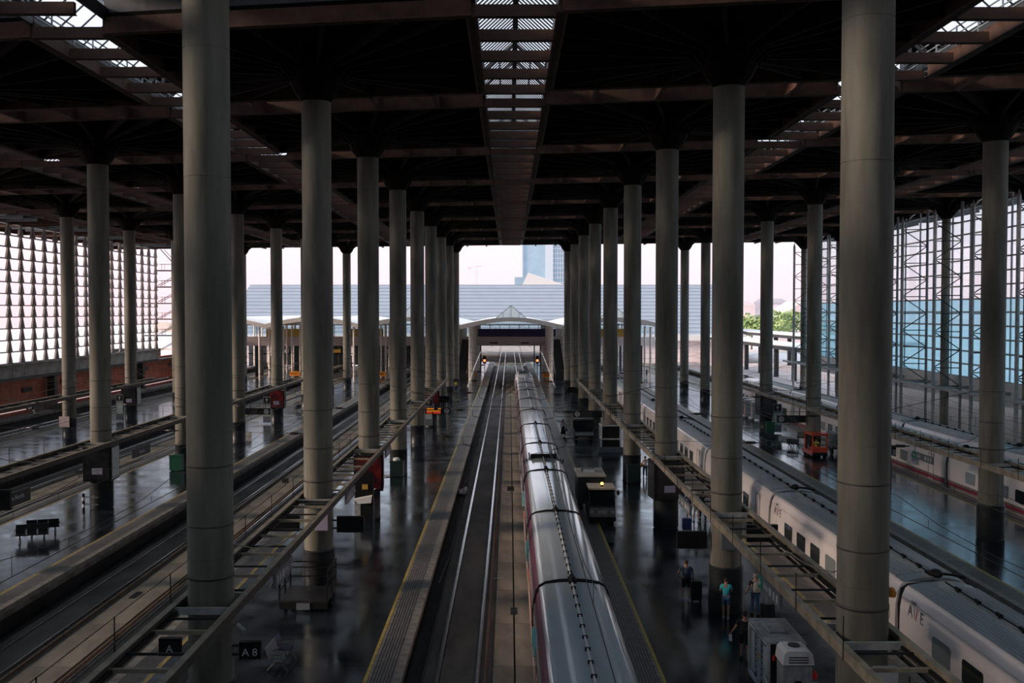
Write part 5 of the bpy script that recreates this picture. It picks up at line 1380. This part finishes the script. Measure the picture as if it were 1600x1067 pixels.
# red tug with driver, trailer cart
q = at(1281, 716)
t = thing('baggage_tug', 'small red baggage tug with canopy on the right platform', 'vehicle', (q.x, q.y, 0), .05)
MB().box(-.65, .65, 0, 2.6, .25, .62).build('body', M['tugred'], t); MB().prism([(-.6,-.05),(.6,-.05),(.65,.6),(-.65,.6)], .25, .95).build('bonnet', M['tugred'], t)
MB().box(-.70, .70, -.1, 2.0, 1.95, 2.15).build('canopy', M['tugred'], t)
for sx in (-.62, .62):
    for yy in (.05, 1.9): MB().box(sx-.05, sx+.05, yy-.05, yy+.05, .6, 1.95).build('pillar', M['tugred'], t)
    wheel(t, sx*.85, .4, .25, .18); wheel(t, sx*.85, 2.1, .28, .2)
MB().box(-.4, .4, 1.25, 1.4, .6, 1.25).build('seat', M['black'], t); MB().box(-.66, .66, -.07, -.05, .25, .5).build('front_panel', M['black'], t)
m = MB().tube([(0,.55,.95),(0,.75,1.15)], .025, 6); m.build('steering_column', M['black'], t)
d, k = person('driver in hi-vis yellow jacket sitting in the red tug', 0, 0, 1.7, PI+.05, top='hivis', bottom='navy', legs='long', seated=True, pos=(q.x, q.y+1.1, -.15),
    armL=((-.28,.15,1.2),(-.15,.38,1.22)), armR=((.28,.15,1.2),(.15,.38,1.22)))
q = at(1306, 712)
t = thing('cage_trailer', 'grey cage trailer on black wheels hitched behind the red tug', 'trailer', (q.x+.55, q.y+.4, 0), .05)
MB().box(-.85, .85, 0, 2.4, .5, .62).build('deck', M['black'], t); m = MB()
for i in range(8): m.bar((-.8+.23*i, 0, .6), (-.8+.23*i, 0, 2.0), .035)
for z in (.9, 1.4, 2.0): m.bar((-.8,0,z), (.8,0,z), .04); m.bar((-.8,2.4,z), (.8,2.4,z), .04); m.bar((-.8,0,z), (-.8,2.4,z), .04)
m.build('cage', M['galv'], t); MB().box(-.5, .7, .3, 2.2, .62, 1.85).build('load', M['signgrey'], t)
for sx in (-.65, .65): wheel(t, sx, .4, .28, .16); wheel(t, sx, 2.0, .28, .16)
MB().bar((-.85,.2,.5),(-1.6,-.1,.4), .06).build('drawbar', M['black'], t)
# pale roll containers beside the second right row
for i, (px, py, lab) in enumerate(((1163, 650, 'leftmost pale roll container on the right platform'), (1172, 654, 'middle pale roll container on the right platform'), (1183, 658, 'right pale roll container next to the column'))):
    q = at(px, py); t = thing('roll_container', lab, 'container', (q.x, q.y, 0), -.1, 'pale roll containers on the right platform')
    MB().box(-.55, .55, 0, 1.2, .25, 2.2).build('container', M['cartpale'], t)
    for k in range(4): MB().box(-.5+.27*k, -.48+.27*k, -.03, 0, .3, 2.15).build('bar', M['galv'], t)
    for sx in (-.4, .4): wheel(t, sx, .2, .12, .06); wheel(t, sx, 1.0, .12, .06)
q = at(1160, 652); mk('tail_lamp_post', 'small glowing red lamp left of the pale roll containers', 'lamp', MB().tube([(0,0,0),(0,0,1.0)], .06, 8).ball((0,0,1.3), .16), M['redlamp'], (q.x-1.1, q.y, 0))
# litter and small things
m = MB(); m.ball((0,0,.12), .35, .28, .14, 9, 6); m.v = [(x+random.uniform(-.1,.1), y+random.uniform(-.15,.15), z+random.uniform(-.05,.1)) for x, y, z in m.v]
m.ball((.15,.6,.12), .16, .3, .1, 8, 5)
q = at(722, 772, -1.3); mk('plastic_bag', 'crumpled white plastic bag lying beside the middle rails', 'bag', m, M['white'], (q.x, q.y, -1.34)).scale = (1.3, 2.2, 1.6)
q = at(780, 905, -1); mk('litter_scrap', 'pale crescent scrap of litter between the middle tracks', 'litter', MB().prism([(-.4,0),(0,.12),(.4,0),(.1,-.03)], 0, .02), M['galv'], (q.x, q.y, -.96))
for px, py, lab in ((803, 955, 'dark drain grating with spilled grime in the middle track slab'), (212, 930, 'small dark drain in the slab of the left gantry tracks')):
    q = at(px, py, -.97); t = thing('track_drain', lab, 'drain', (q.x, q.y, -.97))
    for k in range(6): MB().box(-.15, .15, -.5+.18*k, -.4+.18*k, 0, .035).build('grate_bar', M['black'], t)
# marker cabinets between the rails by the exit
t = thing('track_crossover', 'dark curving crossover rails before the exit portal', 'track', (0, 0, 0))
for a, b, c in ((-2.9, 168, 1), (-1.4, 168, 1), (1.6, 168, -1), (3.1, 168, -1)):
    MB().tube([(a, b-18, -.9), (a+c*.8, b-6, -.9), (a+c*2.4, b+8, -.9), (a+c*3.6, b+24, -.9)], .07, 5).build('rail', M['rust'], t)

SLP = MB().box(-1.25, 1.25, -.13, .13, -.06, .04).mesh('sleeper', M['farroof'])
# tracks and masts outside, beyond the exit
for i, (x0, dx, lab) in enumerate(((-2.0, -14, 'left of the pair curving out of the exit'), (2.4, -10, 'right of the pair curving out of the exit'), (-15.7, -16, 'leaving the left hall bay'), (16.0, -6, 'leaving the right hall bay'))):
    t = thing('outdoor_track', 'outdoor railway track ' + lab, 'track', (0, 0, 0))
    for r in (-.75, .75):
        P = [(x0+r+dx*(k/8)**2, 250+8*k, -1.0) for k in range(9)]
        MB().tube(P, .09, 5).build('rail', M['rust'], t)
    for k in range(0, 40):
        f = (k*1.6)/64; xx = x0+dx*f*f
        if k < 40: inst('sleeper', SLP, t, (xx, 250+1.6*k, -1.06))

for i, (x, y, lab) in enumerate(((-6.4, 222, 'left of the exit, nearer'), (6.9, 222, 'right of the exit, nearer'), (-7.5, 248, 'left of the exit, farther'), (6.2, 248, 'right of the exit, farther'))):
    t = thing('catenary_mast', 'thin dark catenary mast outside ' + lab, 'mast', (x, y, -1))
    MB().box(-.14, .14, -.14, .14, 0, 7.6).build('mast', M['darksteel'], t); s = 1 if x < 0 else -1
    m = MB().bar((0,0,6.6),(s*3.0,0,6.3), .07); m.bar((0,0,7.5),(s*2.8,0,6.4), .05); m.bar((s*3.0,0,6.3),(s*2.2,0,5.7), .05); m.build('cantilever', M['darksteel'], t)
